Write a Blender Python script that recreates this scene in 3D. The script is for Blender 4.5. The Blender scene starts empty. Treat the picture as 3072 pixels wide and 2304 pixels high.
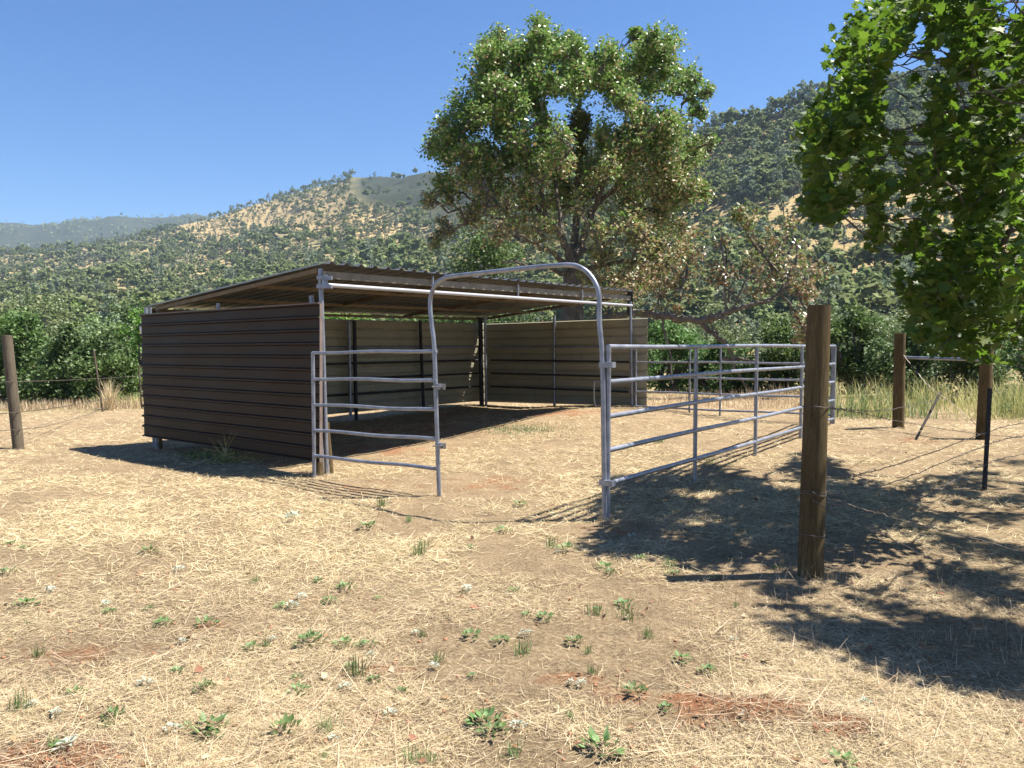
import bpy, math, random
import numpy as np
from mathutils import Vector
random.seed(7); rng = np.random.default_rng(11)
S = bpy.context.scene; COL = S.collection

# ------------------------------------------------------------------ camera
F = 2370.0; CX, CY, HOR = 1536.0, 1152.0, 1042.0; CAMZ = 1.52
PITCH = math.atan((CY - HOR) / F)
cam = bpy.data.cameras.new('Camera'); co = bpy.data.objects.new('Camera', cam); COL.objects.link(co)
cam.sensor_width = 36.0; cam.lens = 36.0 * F / 3072.0; cam.clip_start = 0.05; cam.clip_end = 12000
co.location = (0, 0, CAMZ); co.rotation_euler = (math.pi / 2 - PITCH, 0, 0); S.camera = co

# ------------------------------------------------------------------ light
SUN_EL, SUN_AZ = math.radians(62.0), math.radians(84.0)       # azimuth from +Y towards +X
SUN = np.array([math.sin(SUN_AZ) * math.cos(SUN_EL), math.cos(SUN_AZ) * math.cos(SUN_EL), math.sin(SUN_EL)])
w = bpy.data.worlds.new('World'); S.world = w; w.use_nodes = True
nt = w.node_tree; bg = nt.nodes['Background']
sky = nt.nodes.new('ShaderNodeTexSky'); sky.sky_type = 'NISHITA'; sky.sun_disc = False
sky.sun_elevation = SUN_EL; sky.sun_rotation = SUN_AZ; sky.altitude = 400; sky.air_density = 1.0; sky.dust_density = 0.3; sky.ozone_density = 5.0
hsv = nt.nodes.new('ShaderNodeHueSaturation'); hsv.inputs['Saturation'].default_value = 1.24; hsv.inputs['Hue'].default_value = .507
nt.links.new(sky.outputs[0], hsv.inputs['Color']); nt.links.new(hsv.outputs[0], bg.inputs[0]); bg.inputs[1].default_value = 0.058
sl = bpy.data.lights.new('Sun', 'SUN'); sl.energy = 5.0; sl.angle = math.radians(0.55); sl.color = (1.0, 0.95, 0.86)
so = bpy.data.objects.new('Sun', sl); COL.objects.link(so); so.location = (20, 0, 30)
so.rotation_euler = Vector(-SUN).to_track_quat('-Z', 'Y').to_euler()
S.view_settings.view_transform = 'Standard'; S.view_settings.look = 'None'; S.view_settings.gamma = 1
S.view_settings.exposure = 1.46
S.render.engine = 'CYCLES'
S.cycles.max_bounces = 6; S.cycles.transparent_max_bounces = 6; S.cycles.volume_bounces = 0
S.render.film_transparent = False

# ------------------------------------------------------------------ maths helpers
cp, sp = math.cos(PITCH), math.sin(PITCH)
def P(u, v, d):
    a = (u - CX) / F * d; b = (v - CY) / F * d
    return np.array([a, d * cp - b * sp, CAMZ - d * sp - b * cp])
def proj(p):
    p = np.asarray(p, float); x = p[..., 0]; y = p[..., 1]; z = p[..., 2] - CAMZ
    d = y * cp - z * sp; b = -y * sp - z * cp
    d = np.where(d < 0.05, 0.05, d)
    return CX + F * x / d, CY + F * b / d, d
_tab = rng.random((256, 256))
def vnoise(x, y, s=1.0, seed=0):
    x = np.asarray(x, float) / s + seed * 17.3; y = np.asarray(y, float) / s + seed * 9.1
    xi = np.floor(x).astype(int); yi = np.floor(y).astype(int); fx = x - xi; fy = y - yi
    fx = fx * fx * (3 - 2 * fx); fy = fy * fy * (3 - 2 * fy)
    t = lambda a, b: _tab[a % 256, b % 256]
    return (t(xi, yi) * (1 - fx) + t(xi + 1, yi) * fx) * (1 - fy) + (t(xi, yi + 1) * (1 - fx) + t(xi + 1, yi + 1) * fx) * fy - 0.5
def fbm(x, y, s, o=4, seed=0):
    r = 0; a = 1.0
    for i in range(o): r = r + a * vnoise(x, y, s / 2 ** i, seed + i); a *= 0.5
    return r
def sst(a, b, x):
    t = np.clip((x - a) / (b - a), 0, 1); return t * t * (3 - 2 * t)
# field heights measured where posts meet the ground
GP = np.array([(0.8, 6.9, 0), (-2.2, 9.2, 0), (-5.4, 11.8, -.06), (2.3, 15.2, .38), (-.8, 17.5, .25), (5.3, 13, .27), (1.9, 8.3, .10),
    (3.1, 9.9, .17), (4.2, 11.5, .2), (6, 12.3, .3), (-7.3, 12, 0), (-9.5, 18, .05), (0, 0, 0), (2, 5.1, 0), (-5, 3, 0), (6, 3, 0), (12, 12, .3),
    (-15, 8, 0), (-15, 20, 0), (0, -10, 0), (8, 20, .35), (4.7, 7.8, .08), (-3, 5, 0), (-.8, 8, 0), (-3.5, 15, .15), (15, 0, 0), (-20, -10, 0), (20, 20, .3)], float)
def gbase(x, y):
    x = np.asarray(x, float); y = np.asarray(y, float); num = 0; den = 0
    for a, b, c in GP:
        wgt = 1.0 / ((x - a) ** 2 + (y - b) ** 2 + 1.2) ** 1.7; num = num + wgt * c; den = den + wgt
    return num / den
MOUNDS = []
def field(x, y):
    z = gbase(x, y) + 0.02 * fbm(x, y, 0.9, 3, 3) + .016 * fbm(x, y, .24, 2, 23) + 0.03 * fbm(x, y, 4, 2, 5)
    for mx, my, rx, ry, h in MOUNDS:
        z = z + h * np.exp(-((x - mx) / rx) ** 2 - ((y - my) / ry) ** 2)
    return z
def G(u, v):
    z = 0.0
    for _ in range(12):
        k = (v - CY) / F; dz = -(sp + k * cp)
        d = (z - CAMZ) / dz; p = P(u, v, d); z = float(gbase(p[0], p[1]))
    return p
for (u, v, rx, ry, h) in [(2270, 2150, .30, .14, .05), (2060, 2110, .14, .07, .03), (1870, 2090, .14, .08, .02), (880, 2200, .2, .1, .025), (200, 2280, .3, .15, .02), (2540, 2190, .15, .1, .02), (1130, 2010, .2, .1, .015)]:
    p = G(u, v); MOUNDS.append((p[0], p[1], rx, ry, h))
# hills: skyline row, distance of the ridge and shape of the slope by column
HU = [-3500, -1200, 0, 150, 300, 500, 640, 850, 1000, 1060, 1200, 1310, 1450, 1600, 1800, 2000, 2130, 2300, 2450, 2700, 3072, 4000, 7000]
HV = [900, 800, 768, 765, 745, 705, 665, 606, 562, 538, 532, 522, 470, 452, 436, 420, 398, 345, 318, 250, 190, 150, 400]
HR = [900, 900, 900, 900, 920, 950, 1000, 1000, 980, 960, 900, 820, 700, 600, 480, 400, 370, 345, 335, 325, 320, 330, 400]
HP = [.5, .45, .45, .45, .45, .45, .45, .45, .47, .48, .52, .56, .62, .68, .76, .82, .85, .88, .9, .9, .9, .9, .9]
HR0 = [130, 130, 130, 130, 130, 130, 130, 130, 130, 130, 128, 125, 120, 115, 105, 98, 95, 92, 90, 90, 90, 90, 90]
def hillz(x, y):
    """terrain height everywhere"""
    x = np.asarray(x, float); y = np.asarray(y, float)
    r = np.hypot(x, y); th = np.arctan2(x, y); thc = np.clip(th, -1.05, 1.05)
    u = CX + F * np.tan(thc); c = np.cos(thc)
    vr = np.interp(u, HU, HV); rr = np.interp(u, HU, HR) / 1.0; pw = np.interp(u, HU, HP); r0 = np.interp(u, HU, HR0)
    d = r * c; vb = HOR + 7.5 * F / r0
    t = np.clip((d - r0) / (rr - r0), 0, 1); tp = np.maximum(t, 1e-6) ** pw
    v = vb + (vr - vb) * tp
    n = fbm(x, y, 120, 4, 21) * np.clip(t * 4, 0, 1) * 0.035 * d * (1 - 0.7 * sst(.75, 1, t))
    zh = CAMZ + d * (HOR - v) / F + n
    zh = np.where(d > rr, CAMZ + rr * (HOR - vr) / F - (d - rr) * 0.45 - 0.0, zh)
    fr = field(x, y) * sst(60, 24, r)
    zv = fr + (-6.0) * sst(20.5, 60, r) * np.ones_like(r) - 0.0
    z = np.where(r < 60, zv, np.where(d < r0, -6.0, zh))
    back = sst(1.25, 1.7, np.abs(th))
    return z * (1 - back) + back * np.where(r < 60, fr, 0.0)

# ------------------------------------------------------------------ object helpers
def setp(o, label=None, cat=None, group=None, kind=None):
    if label: o['label'] = label
    if cat: o['category'] = cat
    if group: o['group'] = group
    if kind: o['kind'] = kind
    return o
def empty(name, loc, label, cat, group=None):
    o = bpy.data.objects.new(name, None); o.empty_display_size = 0.2; COL.objects.link(o); o.location = Vector(loc)
    return setp(o, label, cat, group)
def mesh_np(name, V, faces_list, smooth=False):
    """faces_list: list of int arrays (n,k)"""
    me = bpy.data.meshes.new(name); V = np.asarray(V, np.float32)
    me.vertices.add(len(V)); me.vertices.foreach_set('co', V.ravel())
    loops = np.concatenate([f.ravel() for f in faces_list]).astype(np.int32)
    tot = np.concatenate([np.full(len(f), f.shape[1], np.int32) for f in faces_list])
    st = np.concatenate([[0], np.cumsum(tot)[:-1]]).astype(np.int32)
    me.loops.add(len(loops)); me.loops.foreach_set('vertex_index', loops)
    me.polygons.add(len(tot)); me.polygons.foreach_set('loop_start', st); me.polygons.foreach_set('loop_total', tot)
    if smooth: me.polygons.foreach_set('use_smooth', np.ones(len(tot), bool))
    me.update(calc_edges=True); return me
def link(name, me, mats, parent=None):
    o = bpy.data.objects.new(name, me); COL.objects.link(o)
    for m in (mats if isinstance(mats, (list, tuple)) else [mats]): me.materials.append(m)
    if parent is not None:
        o.parent = parent; o.location = -root_loc(parent)
    return o
def root_loc(p):
    v = Vector((0, 0, 0))
    while p is not None: v = v + p.location; p = p.parent
    return v
class MB:
    def __init__(s): s.v = []; s.f = []
    def add(s, V, Fs):
        n = len(s.v); s.v += [tuple(map(float, p)) for p in V]; s.f += [[i + n for i in f] for f in Fs]; return s
    def tube(s, pts, r, k=10, cap=True):
        pts = [Vector(p) for p in pts]; n = len(pts); rs = r if isinstance(r, (list, tuple)) else [r] * n
        V = []; pn = None
        for i, p in enumerate(pts):
            t = (pts[min(i + 1, n - 1)] - pts[max(i - 1, 0)])
            if t.length < 1e-9: t = Vector((0, 0, 1))
            t.normalize()
            if pn is None: a = t.orthogonal().normalized()
            else:
                a = pn - t * pn.dot(t); a = a.normalized() if a.length > 1e-6 else t.orthogonal().normalized()
            pn = a; b = t.cross(a)
            for j in range(k):
                an = 2 * math.pi * j / k; V.append(p + (a * math.cos(an) + b * math.sin(an)) * rs[i])
        Fs = [[i * k + j, i * k + (j + 1) % k, (i + 1) * k + (j + 1) % k, (i + 1) * k + j] for i in range(n - 1) for j in range(k)]
        if cap: Fs += [list(range(k))[::-1], [(n - 1) * k + j for j in range(k)]]
        return s.add(V, Fs)
    def box(s, c, X, Y, Z):
        """centre and three half-axis vectors"""
        c, X, Y, Z = map(lambda q: np.asarray(q, float), (c, X, Y, Z))
        V = [c + a * X + b * Y + e * Z for a in (-1, 1) for b in (-1, 1) for e in (-1, 1)]
        return s.add(V, [[0, 1, 3, 2], [4, 6, 7, 5], [0, 4, 5, 1], [2, 3, 7, 6], [0, 2, 6, 4], [1, 5, 7, 3]])
    def beam(s, a, b, wdt, hgt):
        a = np.asarray(a, float); b = np.asarray(b, float); X = (b - a) / 2; d = X / np.linalg.norm(X)
        Y = np.cross([0, 0, 1], d); Y = Y / np.linalg.norm(Y); Z = np.cross(d, Y)
        return s.box((a + b) / 2, X, Y * wdt / 2, Z * hgt / 2)
    def build(s, name, mat, parent=None, smooth=True):
        me = bpy.data.meshes.new(name); me.from_pydata(s.v, [], s.f); me.update()
        if smooth:
            me.polygons.foreach_set('use_smooth', [len(f) == 4 for f in s.f])
            try: me.set_sharp_from_angle(angle=math.radians(42))
            except Exception: pass
        return link(name, me, mat, parent)
def smooth_path(pts, n=6):
    pts = [np.asarray(p, float) for p in pts]; out = []
    for i in range(len(pts) - 1):
        p0 = pts[max(i - 1, 0)]; p1 = pts[i]; p2 = pts[i + 1]; p3 = pts[min(i + 2, len(pts) - 1)]
        for k in range(n):
            t = k / n
            out.append(0.5 * ((2 * p1) + (-p0 + p2) * t + (2 * p0 - 5 * p1 + 4 * p2 - p3) * t * t + (-p0 + 3 * p1 - 3 * p2 + p3) * t ** 3))
    out.append(pts[-1]); return out
def rotmats(n, up_bias=0.0, r=rng):
    """random orthonormal frames; up_bias pulls the z axis up"""
    z = r.normal(size=(n, 3)); z[:, 2] = z[:, 2] + up_bias * np.sign(z[:, 2] + 1e-9) ; z[:, 2] = np.where(r.random(n) < min(1, up_bias), np.abs(z[:, 2]), z[:, 2])
    z /= np.linalg.norm(z, axis=1)[:, None]
    a = r.normal(size=(n, 3)); x = a - (a * z).sum(1)[:, None] * z; x /= np.linalg.norm(x, axis=1)[:, None]
    y = np.cross(z, x); return np.stack([x, y, z], axis=2)
def scatter(T, TF, pos, R, sc):
    """copies of a small template as one vertex/face set"""
    T = np.asarray(T, float); n = len(pos); sc = np.asarray(sc, float)
    if sc.ndim == 1: sc = np.repeat(sc[:, None], 3, 1)
    L = T[None] * sc[:, None, :]
    V = np.einsum('nij,nkj->nki', R, L) + pos[:, None, :]
    TF = np.asarray(TF, int); Fs = (TF[None] + (np.arange(n) * len(T))[:, None, None]).reshape(-1, TF.shape[1])
    return V.reshape(-1, 3), Fs
OAK_T = [(0, 0, 0), (.45, .32, .10), (1, 0, .02), (.45, -.32, .10), (.5, 0, 0)]
OAK_F = [(0, 4, 1), (4, 2, 1), (0, 3, 4), (4, 3, 2)]
_m = [(0, 0), (.12, -.34), (.02, -.52), (.28, -.42), (.42, -.62), (.52, -.34), (.70, -.36), (.72, -.14), (1.02, 0), (.72, .14), (.70, .36), (.52, .34), (.42, .62), (.28, .42), (.02, .52), (.12, .34)]
MAP_T = [(.36, 0, -.06)] + [(x, y, .10 * abs(y) * 1.4 - .10 * x * x) for x, y in _m]
MAP_F = [(0, i, i % len(_m) + 1) for i in range(1, len(_m) + 1)]
QUAD_T = [(-.5, -.35, 0), (.5, -.4, .06), (.55, .35, 0), (-.35, .5, .08)]
QUAD_F = [(0, 1, 2, 3)]
def leaves_obj(name, T, TF, pos, R, sc, mats, midx=None, parent=None, per=None):
    V, Fs = scatter(T, TF, pos, R, sc); me = mesh_np(name, V, [Fs]); o = link(name, me, mats, parent)
    if midx is not None: me.polygons.foreach_set('material_index', np.repeat(midx, len(TF)).astype(np.int32))
    return o

# ------------------------------------------------------------------ materials
def mat(name, rough=0.8, metal=0.0, spec=0.5):
    m = bpy.data.materials.new(name); m.use_nodes = True; n = m.node_tree.nodes; b = n['Principled BSDF']
    b.inputs['Roughness'].default_value = rough; b.inputs['Metallic'].default_value = metal
    try: b.inputs['Specular IOR Level'].default_value = spec
    except Exception: pass
    return m, m.node_tree, b
def N(t, ty, **kw):
    n = t.nodes.new(ty)
    for k, v in kw.items():
        if k.startswith('i_'): n.inputs[k[2:].replace('_', ' ')].default_value = v
        else: setattr(n, k, v)
    return n
def ramp(t, src, stops):
    r = t.nodes.new('ShaderNodeValToRGB'); e = r.color_ramp.elements
    while len(e) < len(stops): e.new(0.5)
    for i, (p, c) in enumerate(stops): e[i].position = p; e[i].color = (*c, 1) if len(c) == 3 else c
    t.links.new(src, r.inputs[0]); return r.outputs[0]
def noise(t, scale, detail=4, rough=0.6, vec=None, dist=0.0):
    n = N(t, 'ShaderNodeTexNoise'); n.inputs['Scale'].default_value = scale; n.inputs['Detail'].default_value = detail
    n.inputs['Roughness'].default_value = rough; n.inputs['Distortion'].default_value = dist
    if vec is not None: t.links.new(vec, n.inputs['Vector'])
    return n.outputs['Fac']
def objc(t, scale=None):
    c = N(t, 'ShaderNodeTexCoord').outputs['Object']
    if scale:
        m = N(t, 'ShaderNodeMapping'); m.inputs['Scale'].default_value = scale; t.links.new(c, m.inputs[0]); return m.outputs[0]
    return c
def mixc(t, fac, a, b):
    m = N(t, 'ShaderNodeMix', data_type='RGBA')
    if hasattr(fac, 'links'): t.links.new(fac, m.inputs[0])
    else: m.inputs[0].default_value = fac
    for s, k in ((a, 6), (b, 7)):
        if hasattr(s, 'links'): t.links.new(s, m.inputs[k])
        else: m.inputs[k].default_value = (*s, 1)
    return m.outputs[2]
def bump(t, b, h, st, dist=0.01):
    n = N(t, 'ShaderNodeBump'); n.inputs['Strength'].default_value = st; n.inputs['Distance'].default_value = dist
    t.links.new(h, n.inputs['Height']); t.links.new(n.outputs[0], b.inputs['Normal'])
def leafmat(name, stops, trans=0.35, rough=0.45, spec=0.5, tcol=None):
    m, t, b = mat(name, rough, 0, spec)
    g = N(t, 'ShaderNodeNewGeometry'); oi = N(t, 'ShaderNodeObjectInfo')
    c = ramp(t, g.outputs['Random Per Island'], stops)
    hs = N(t, 'ShaderNodeHueSaturation'); t.links.new(c, hs.inputs['Color'])
    mr = N(t, 'ShaderNodeMapRange'); mr.inputs['To Min'].default_value = 0.8; mr.inputs['To Max'].default_value = 1.2
    t.links.new(oi.outputs['Random'], mr.inputs[0]); t.links.new(mr.outputs[0], hs.inputs['Value'])
    mr2 = N(t, 'ShaderNodeMapRange'); mr2.inputs['To Min'].default_value = 0.485; mr2.inputs['To Max'].default_value = 0.515
    t.links.new(oi.outputs['Random'], mr2.inputs[0]); t.links.new(mr2.outputs[0], hs.inputs['Hue'])
    t.links.new(hs.outputs[0], b.inputs['Base Color'])
    tr = N(t, 'ShaderNodeBsdfTranslucent'); mx = N(t, 'ShaderNodeMixShader'); mx.inputs[0].default_value = trans
    if tcol:
        mm = mixc(t, 0.6, hs.outputs[0], tcol); t.links.new(mm, tr.inputs[0])
    else: t.links.new(hs.outputs[0], tr.inputs[0])
    t.links.new(b.outputs[0], mx.inputs[1]); t.links.new(tr.outputs[0], mx.inputs[2])
    t.links.new(mx.outputs[0], t.nodes['Material Output'].inputs[0]); return m

def m_pipe():
    m, t, b = mat('galvanised_pipe', 0.42, 0.55)
    n = noise(t, 9, 5, .65, objc(t)); n2 = noise(t, 60, 3, .6, objc(t))
    c = ramp(t, n, [(.3, (.17, .185, .225)), (.55, (.265, .285, .34)), (.75, (.36, .375, .42))])
    r = ramp(t, noise(t, 3.1, 6, .75, objc(t)), [(.62, (0, 0, 0)), (.72, (1, 1, 1))])
    c = mixc(t, r, c, (.20, .13, .09)); t.links.new(c, b.inputs['Base Color']); bump(t, b, n2, .15, .002); return m
def m_zinc():
    m, t, b = mat('corrugated_zinc', 0.38, 0.7)
    n = noise(t, 3, 6, .7, objc(t, (1, 1, 1)))
    c = ramp(t, n, [(.3, (.17, .17, .165)), (.6, (.29, .285, .27)), (.8, (.20, .16, .11))]); t.links.new(c, b.inputs['Base Color']); return m
def m_sheet(name, c1, c2, rust, ro):
    m, t, b = mat(name, ro, 0.0, .3)
    n = noise(t, 2.0, 6, .7, objc(t, (1, 1, 3))); n2 = noise(t, 14, 5, .7, objc(t, (1, 1, .35)))
    c = ramp(t, n, [(.3, c1), (.7, c2)]); r = ramp(t, n2, [(.58, (0, 0, 0)), (.75, (.8, .8, .8))])
    c = mixc(t, r, c, rust); t.links.new(c, b.inputs['Base Color']); bump(t, b, n, .15, .01); return m
def m_wood(name, dk, lt, gr):
    m, t, b = mat(name, 0.85, 0, .25)
    n = noise(t, 6, 6, .7, objc(t, (9, 9, .5)), .8); n2 = noise(t, 1.3, 4, .6, objc(t, (2, 2, 1))); n3 = noise(t, 26, 6, .8, objc(t, (6, 6, .35)))
    c = ramp(t, n, [(.3, dk), (.52, lt), (.75, gr)]); c = mixc(t, ramp(t, n2, [(.35, (0, 0, 0)), (.7, (.7, .7, .7))]), c, dk)
    cr = ramp(t, n3, [(.36, (1, 1, 1)), (.43, (0, 0, 0))]); c = mixc(t, cr, c, tuple(x * .25 for x in dk))
    t.links.new(c, b.inputs['Base Color']); bump(t, b, n3, .8, .008); return m
def m_bark():
    m, t, b = mat('oak_bark', 0.9, 0, .2); n = noise(t, 8, 6, .75, objc(t, (1, 1, .5)))
    c = ramp(t, n, [(.3, (.06, .05, .042)), (.55, (.14, .12, .10)), (.75, (.32, .29, .26))]); t.links.new(c, b.inputs['Base Color']); bump(t, b, n, 1, .03); return m
def m_flat(name, c, ro=.8, metal=0, var=.35, sc=6):
    m, t, b = mat(name, ro, metal, .4); n = noise(t, sc, 5, .7, objc(t))
    t.links.new(ramp(t, n, [(.25, tuple(x * (1 - var) for x in c)), (.75, tuple(min(1, x * (1 + var)) for x in c))]), b.inputs['Base Color']); return m
def m_ground():
    m, t, b = mat('straw_and_soil', .95, 0, .15)
    v = objc(t); at = N(t, 'ShaderNodeVertexColor', layer_name='soil')
    sep = N(t, 'ShaderNodeSeparateColor'); t.links.new(at.outputs[0], sep.inputs[0])
    f1 = noise(t, 45, 8, .75, v); f2 = noise(t, 160, 5, .8, v); big = noise(t, .55, 5, .65, v); md = noise(t, 3.2, 6, .72, v)
    straw = ramp(t, f1, [(.30, (.16, .105, .06)), (.45, (.31, .22, .13)), (.58, (.45, .335, .20)), (.72, (.58, .46, .295))])
    brown = ramp(t, f1, [(.3, (.10, .07, .042)), (.5, (.25, .18, .105)), (.7, (.42, .32, .19))])
    red = ramp(t, f1, [(.3, (.23, .095, .045)), (.6, (.42, .19, .095)), (.8, (.52, .28, .16))])
    c = mixc(t, ramp(t, md, [(.46, (0, 0, 0)), (.62, (.85, .85, .85))]), straw, brown)
    c = mixc(t, ramp(t, big, [(.5, (0, 0, 0)), (.72, (.6, .6, .6))]), c, brown)
    ma = N(t, 'ShaderNodeMath', operation='ADD'); t.links.new(sep.outputs[0], ma.inputs[0])
    ms = N(t, 'ShaderNodeMath', operation='MULTIPLY_ADD'); ms.inputs[1].default_value = 1.3; ms.inputs[2].default_value = -.65; t.links.new(md, ms.inputs[0]); t.links.new(ms.outputs[0], ma.inputs[1])
    c = mixc(t, ramp(t, ma.outputs[0], [(.32, (0, 0, 0)), (.6, (.95, .95, .95))]), c, red)
    grn = ramp(t, f1, [(.3, (.06, .07, .02)), (.7, (.22, .23, .08))])
    c = mixc(t, sep.outputs[1], c, grn)
    t.links.new(c, b.inputs['Base Color'])
    mb = N(t, 'ShaderNodeMath', operation='ADD'); t.links.new(f1, mb.inputs[0]); t.links.new(f2, mb.inputs[1]); bump(t, b, mb.outputs[0], .9, .03); return m
def m_hill():
    m, t, b = mat('hill_ground', .95, 0, .1); v = objc(t); at = N(t, 'ShaderNodeVertexColor', layer_name='veg')
    sep = N(t, 'ShaderNodeSeparateColor'); t.links.new(at.outputs[0], sep.inputs[0])
    n1 = noise(t, .35, 7, .72, v); n2 = noise(t, .04, 6, .7, v); n3 = noise(t, .9, 4, .7, v)
    tan = ramp(t, n1, [(.3, (.22, .155, .075)), (.5, (.36, .27, .13)), (.72, (.45, .355, .19))])
    scrub = ramp(t, n1, [(.3, (.075, .08, .036)), (.5, (.16, .155, .075)), (.68, (.28, .235, .13))])
    chap = ramp(t, n3, [(.25, (.022, .028, .018)), (.55, (.042, .050, .030)), (.8, (.085, .085, .05))])
    ma = N(t, 'ShaderNodeMath', operation='ADD'); t.links.new(sep.outputs[0], ma.inputs[0])
    ms = N(t, 'ShaderNodeMath', operation='MULTIPLY_ADD'); ms.inputs[1].default_value = 2.0; ms.inputs[2].default_value = -1.0; t.links.new(n2, ms.inputs[0]); t.links.new(ms.outputs[0], ma.inputs[1])
    c = mixc(t, ramp(t, ma.outputs[0], [(.35, (0, 0, 0)), (.6, (1, 1, 1))]), tan, scrub)
    c = mixc(t, sep.outputs[1], c, chap); t.links.new(c, b.inputs['Base Color']); bump(t, b, n1, 1, 1.2); return m
M_PIPE = m_pipe(); M_ZINC = m_zinc(); M_BARK = m_bark()
M_BROWN = m_sheet('brown_sheet', (.015, .006, .0015), (.023, .0098, .0024), (.036, .02, .008), .55)
M_BEIGE = m_sheet('beige_sheet', (.24, .225, .16), (.32, .30, .22), (.15, .10, .055), .5)
M_DULL = m_flat('dull_channel', (.20, .17, .125), .55, .2)
M_RUST = m_flat('rusty_purlin', (.15, .11, .065), .6, .3)
M_WOOD = m_wood('weathered_post', (.05, .034, .014), (.13, .090, .038), (.22, .17, .09))
M_WOODG = m_wood('grey_post', (.065, .05, .035), (.14, .115, .08), (.22, .19, .14))
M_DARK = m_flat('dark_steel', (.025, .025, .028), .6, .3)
M_WIRE = m_flat('wire', (.12, .10, .085), .5, .5, .5, 20)
M_WHITE = m_flat('white_plastic', (.75, .75, .73), .4, 0, .05)
M_GROUND = m_ground(); M_HILL = m_hill()
g3 = lambda a, b, c: [(0, a), (.5, b), (1, c)]
M_OAKG = leafmat('oak_leaf_green', g3((.085, .155, .028), (.145, .235, .05), (.23, .31, .09)), .36, .42, .4)
M_OAKO = leafmat('oak_leaf_olive', g3((.16, .18, .055), (.26, .26, .10), (.37, .34, .17)), .25, .35, .7)
M_OAKB = leafmat('oak_leaf_brown', g3((.20, .115, .05), (.36, .245, .125), (.52, .43, .28)), .25, .5, .5)
M_SYC = leafmat('broad_leaf', g3((.032, .08, .010), (.07, .14, .018), (.16, .22, .04)), .32, .5, .3, (.20, .38, .03))
M_BUSH = leafmat('bush_leaf', g3((.06, .12, .028), (.105, .185, .05), (.17, .26, .09)), .34, .5, .3)
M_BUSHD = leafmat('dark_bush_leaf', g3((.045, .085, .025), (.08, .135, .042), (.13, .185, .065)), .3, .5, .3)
M_BUSH2 = leafmat('willow_leaf', g3((.12, .17, .07), (.18, .235, .105), (.25, .30, .15)), .3, .5, .4)
M_BUSH3 = leafmat('bright_leaf', g3((.08, .16, .02), (.14, .25, .04), (.2, .3, .07)), .4, .5, .4)
M_HOAK = leafmat('hill_oak_leaf', g3((.15, .19, .065), (.21, .25, .10), (.28, .31, .15)), .34, .9, .1)
M_HPINE = leafmat('grey_pine_needles', g3((.165, .205, .125), (.22, .265, .17), (.28, .32, .22)), .34, .9, .1)
M_HBARK = m_flat('hill_tree_bark', (.07, .055, .045), .9, 0, .4, 2)
M_STRAW = leafmat('straw', g3((.36, .26, .14), (.54, .42, .255), (.74, .62, .42)), .25, .6, .35)
M_STRAWD = leafmat('old_straw', g3((.19, .14, .085), (.30, .23, .145), (.44, .36, .24)), .2, .7, .3)
M_YGRASS = leafmat('yellow_green_grass', g3((.26, .27, .09), (.40, .37, .15), (.52, .44, .22)), .35, .6, .3)
M_WEED = leafmat('weed_leaf', g3((.08, .15, .04), (.13, .21, .065), (.19, .26, .11)), .3, .5, .4)
M_PALE = leafmat('woolly_leaf', g3((.30, .34, .26), (.40, .43, .34), (.50, .52, .44)), .25, .8, .2)
M_MIST = leafmat('mistletoe', g3((.05, .06, .012), (.08, .085, .018), (.11, .11, .03)), .2, .6, .3)

# ------------------------------------------------------------------ ground and hills
SOIL = []   # (x, y, rx, ry, amount)
for (u, v, a, c, s) in [(2270, 2150, .42, .20, .6), (2060, 2110, .2, .1, .7), (1870, 2090, .2, .12, .6), (1700, 2040, .25, .1, .5), (1120, 2005, .25, .12, .55), (1030, 2150, .3, .14, .6),
        (880, 2200, .3, .15, .7), (760, 2250, .3, .12, .6), (200, 2280, .5, .2, .7), (200, 1960, .6, .3, .35), (2540, 2190, .2, .12, .6), (900, 1800, .3, .2, .35), (640, 1880, .3, .2, .35),
        (2230, 1560, .6, .4, .3), (1800, 1600, .5, .3, .35), (1100, 1460, .9, .6, .35), (1500, 1450, 1., .7, .4), (1300, 1290, 2.2, 1.0, .42), (1150, 1350, 1.5, .9, .42), (1700, 1240, 2., .6, .45), (2000, 1215, 2.5, .6, .4), (2500, 1350, 1., .6, .3),
        (520, 1350, 1.4, .5, .4), (2800, 1320, 1.5, .6, .35), (1750, 1500, .8, .8, .3)]:
    p = G(u, v); SOIL.append((p[0], p[1], a, c, s))
def soil_at(x, y):
    r = np.zeros_like(x)
    for a, b, rx, ry, s in SOIL: r = np.maximum(r, s * np.exp(-(((x - a) / rx) ** 2 + ((y - b) / ry) ** 2) ** 1.3))
    return r
def polar(name, rs, ths, matl, zf, closed):
    R_, T_ = np.meshgrid(rs, ths, indexing='ij'); x = R_ * np.sin(T_); y = R_ * np.cos(T_); z = zf(x, y)
    V = np.stack([x, y, z], -1).reshape(-1, 3); nr, nt_ = R_.shape
    i = np.arange(nr - 1)[:, None]; j = np.arange(nt_ if closed else nt_ - 1)[None]; j2 = (j + 1) % nt_
    Fs = np.stack([i * nt_ + j, i * nt_ + j2, (i + 1) * nt_ + j2, (i + 1) * nt_ + j], -1).reshape(-1, 4)[:, ::-1]
    me = mesh_np(name, V, [Fs], True); o = link(name, me, matl); return o, x.ravel(), y.ravel()
def vcol(o, name, r, g):
    ca = o.data.color_attributes.new(name, 'FLOAT_COLOR', 'POINT'); a = np.zeros((len(r), 4), np.float32); a[:, 0] = r; a[:, 1] = g; a[:, 3] = 1
    ca.data.foreach_set('color', a.ravel())
front = np.radians(np.arange(-42, 42.01, .3)); rest = np.radians(np.arange(45, 316, 3.0)); ths = np.concatenate([front, rest])
rs = np.concatenate([[0.05, .5, 1.0, 1.6], 2.0 * 1.0125 ** np.arange(0, 276)]); rs = rs[rs < 61]
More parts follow.
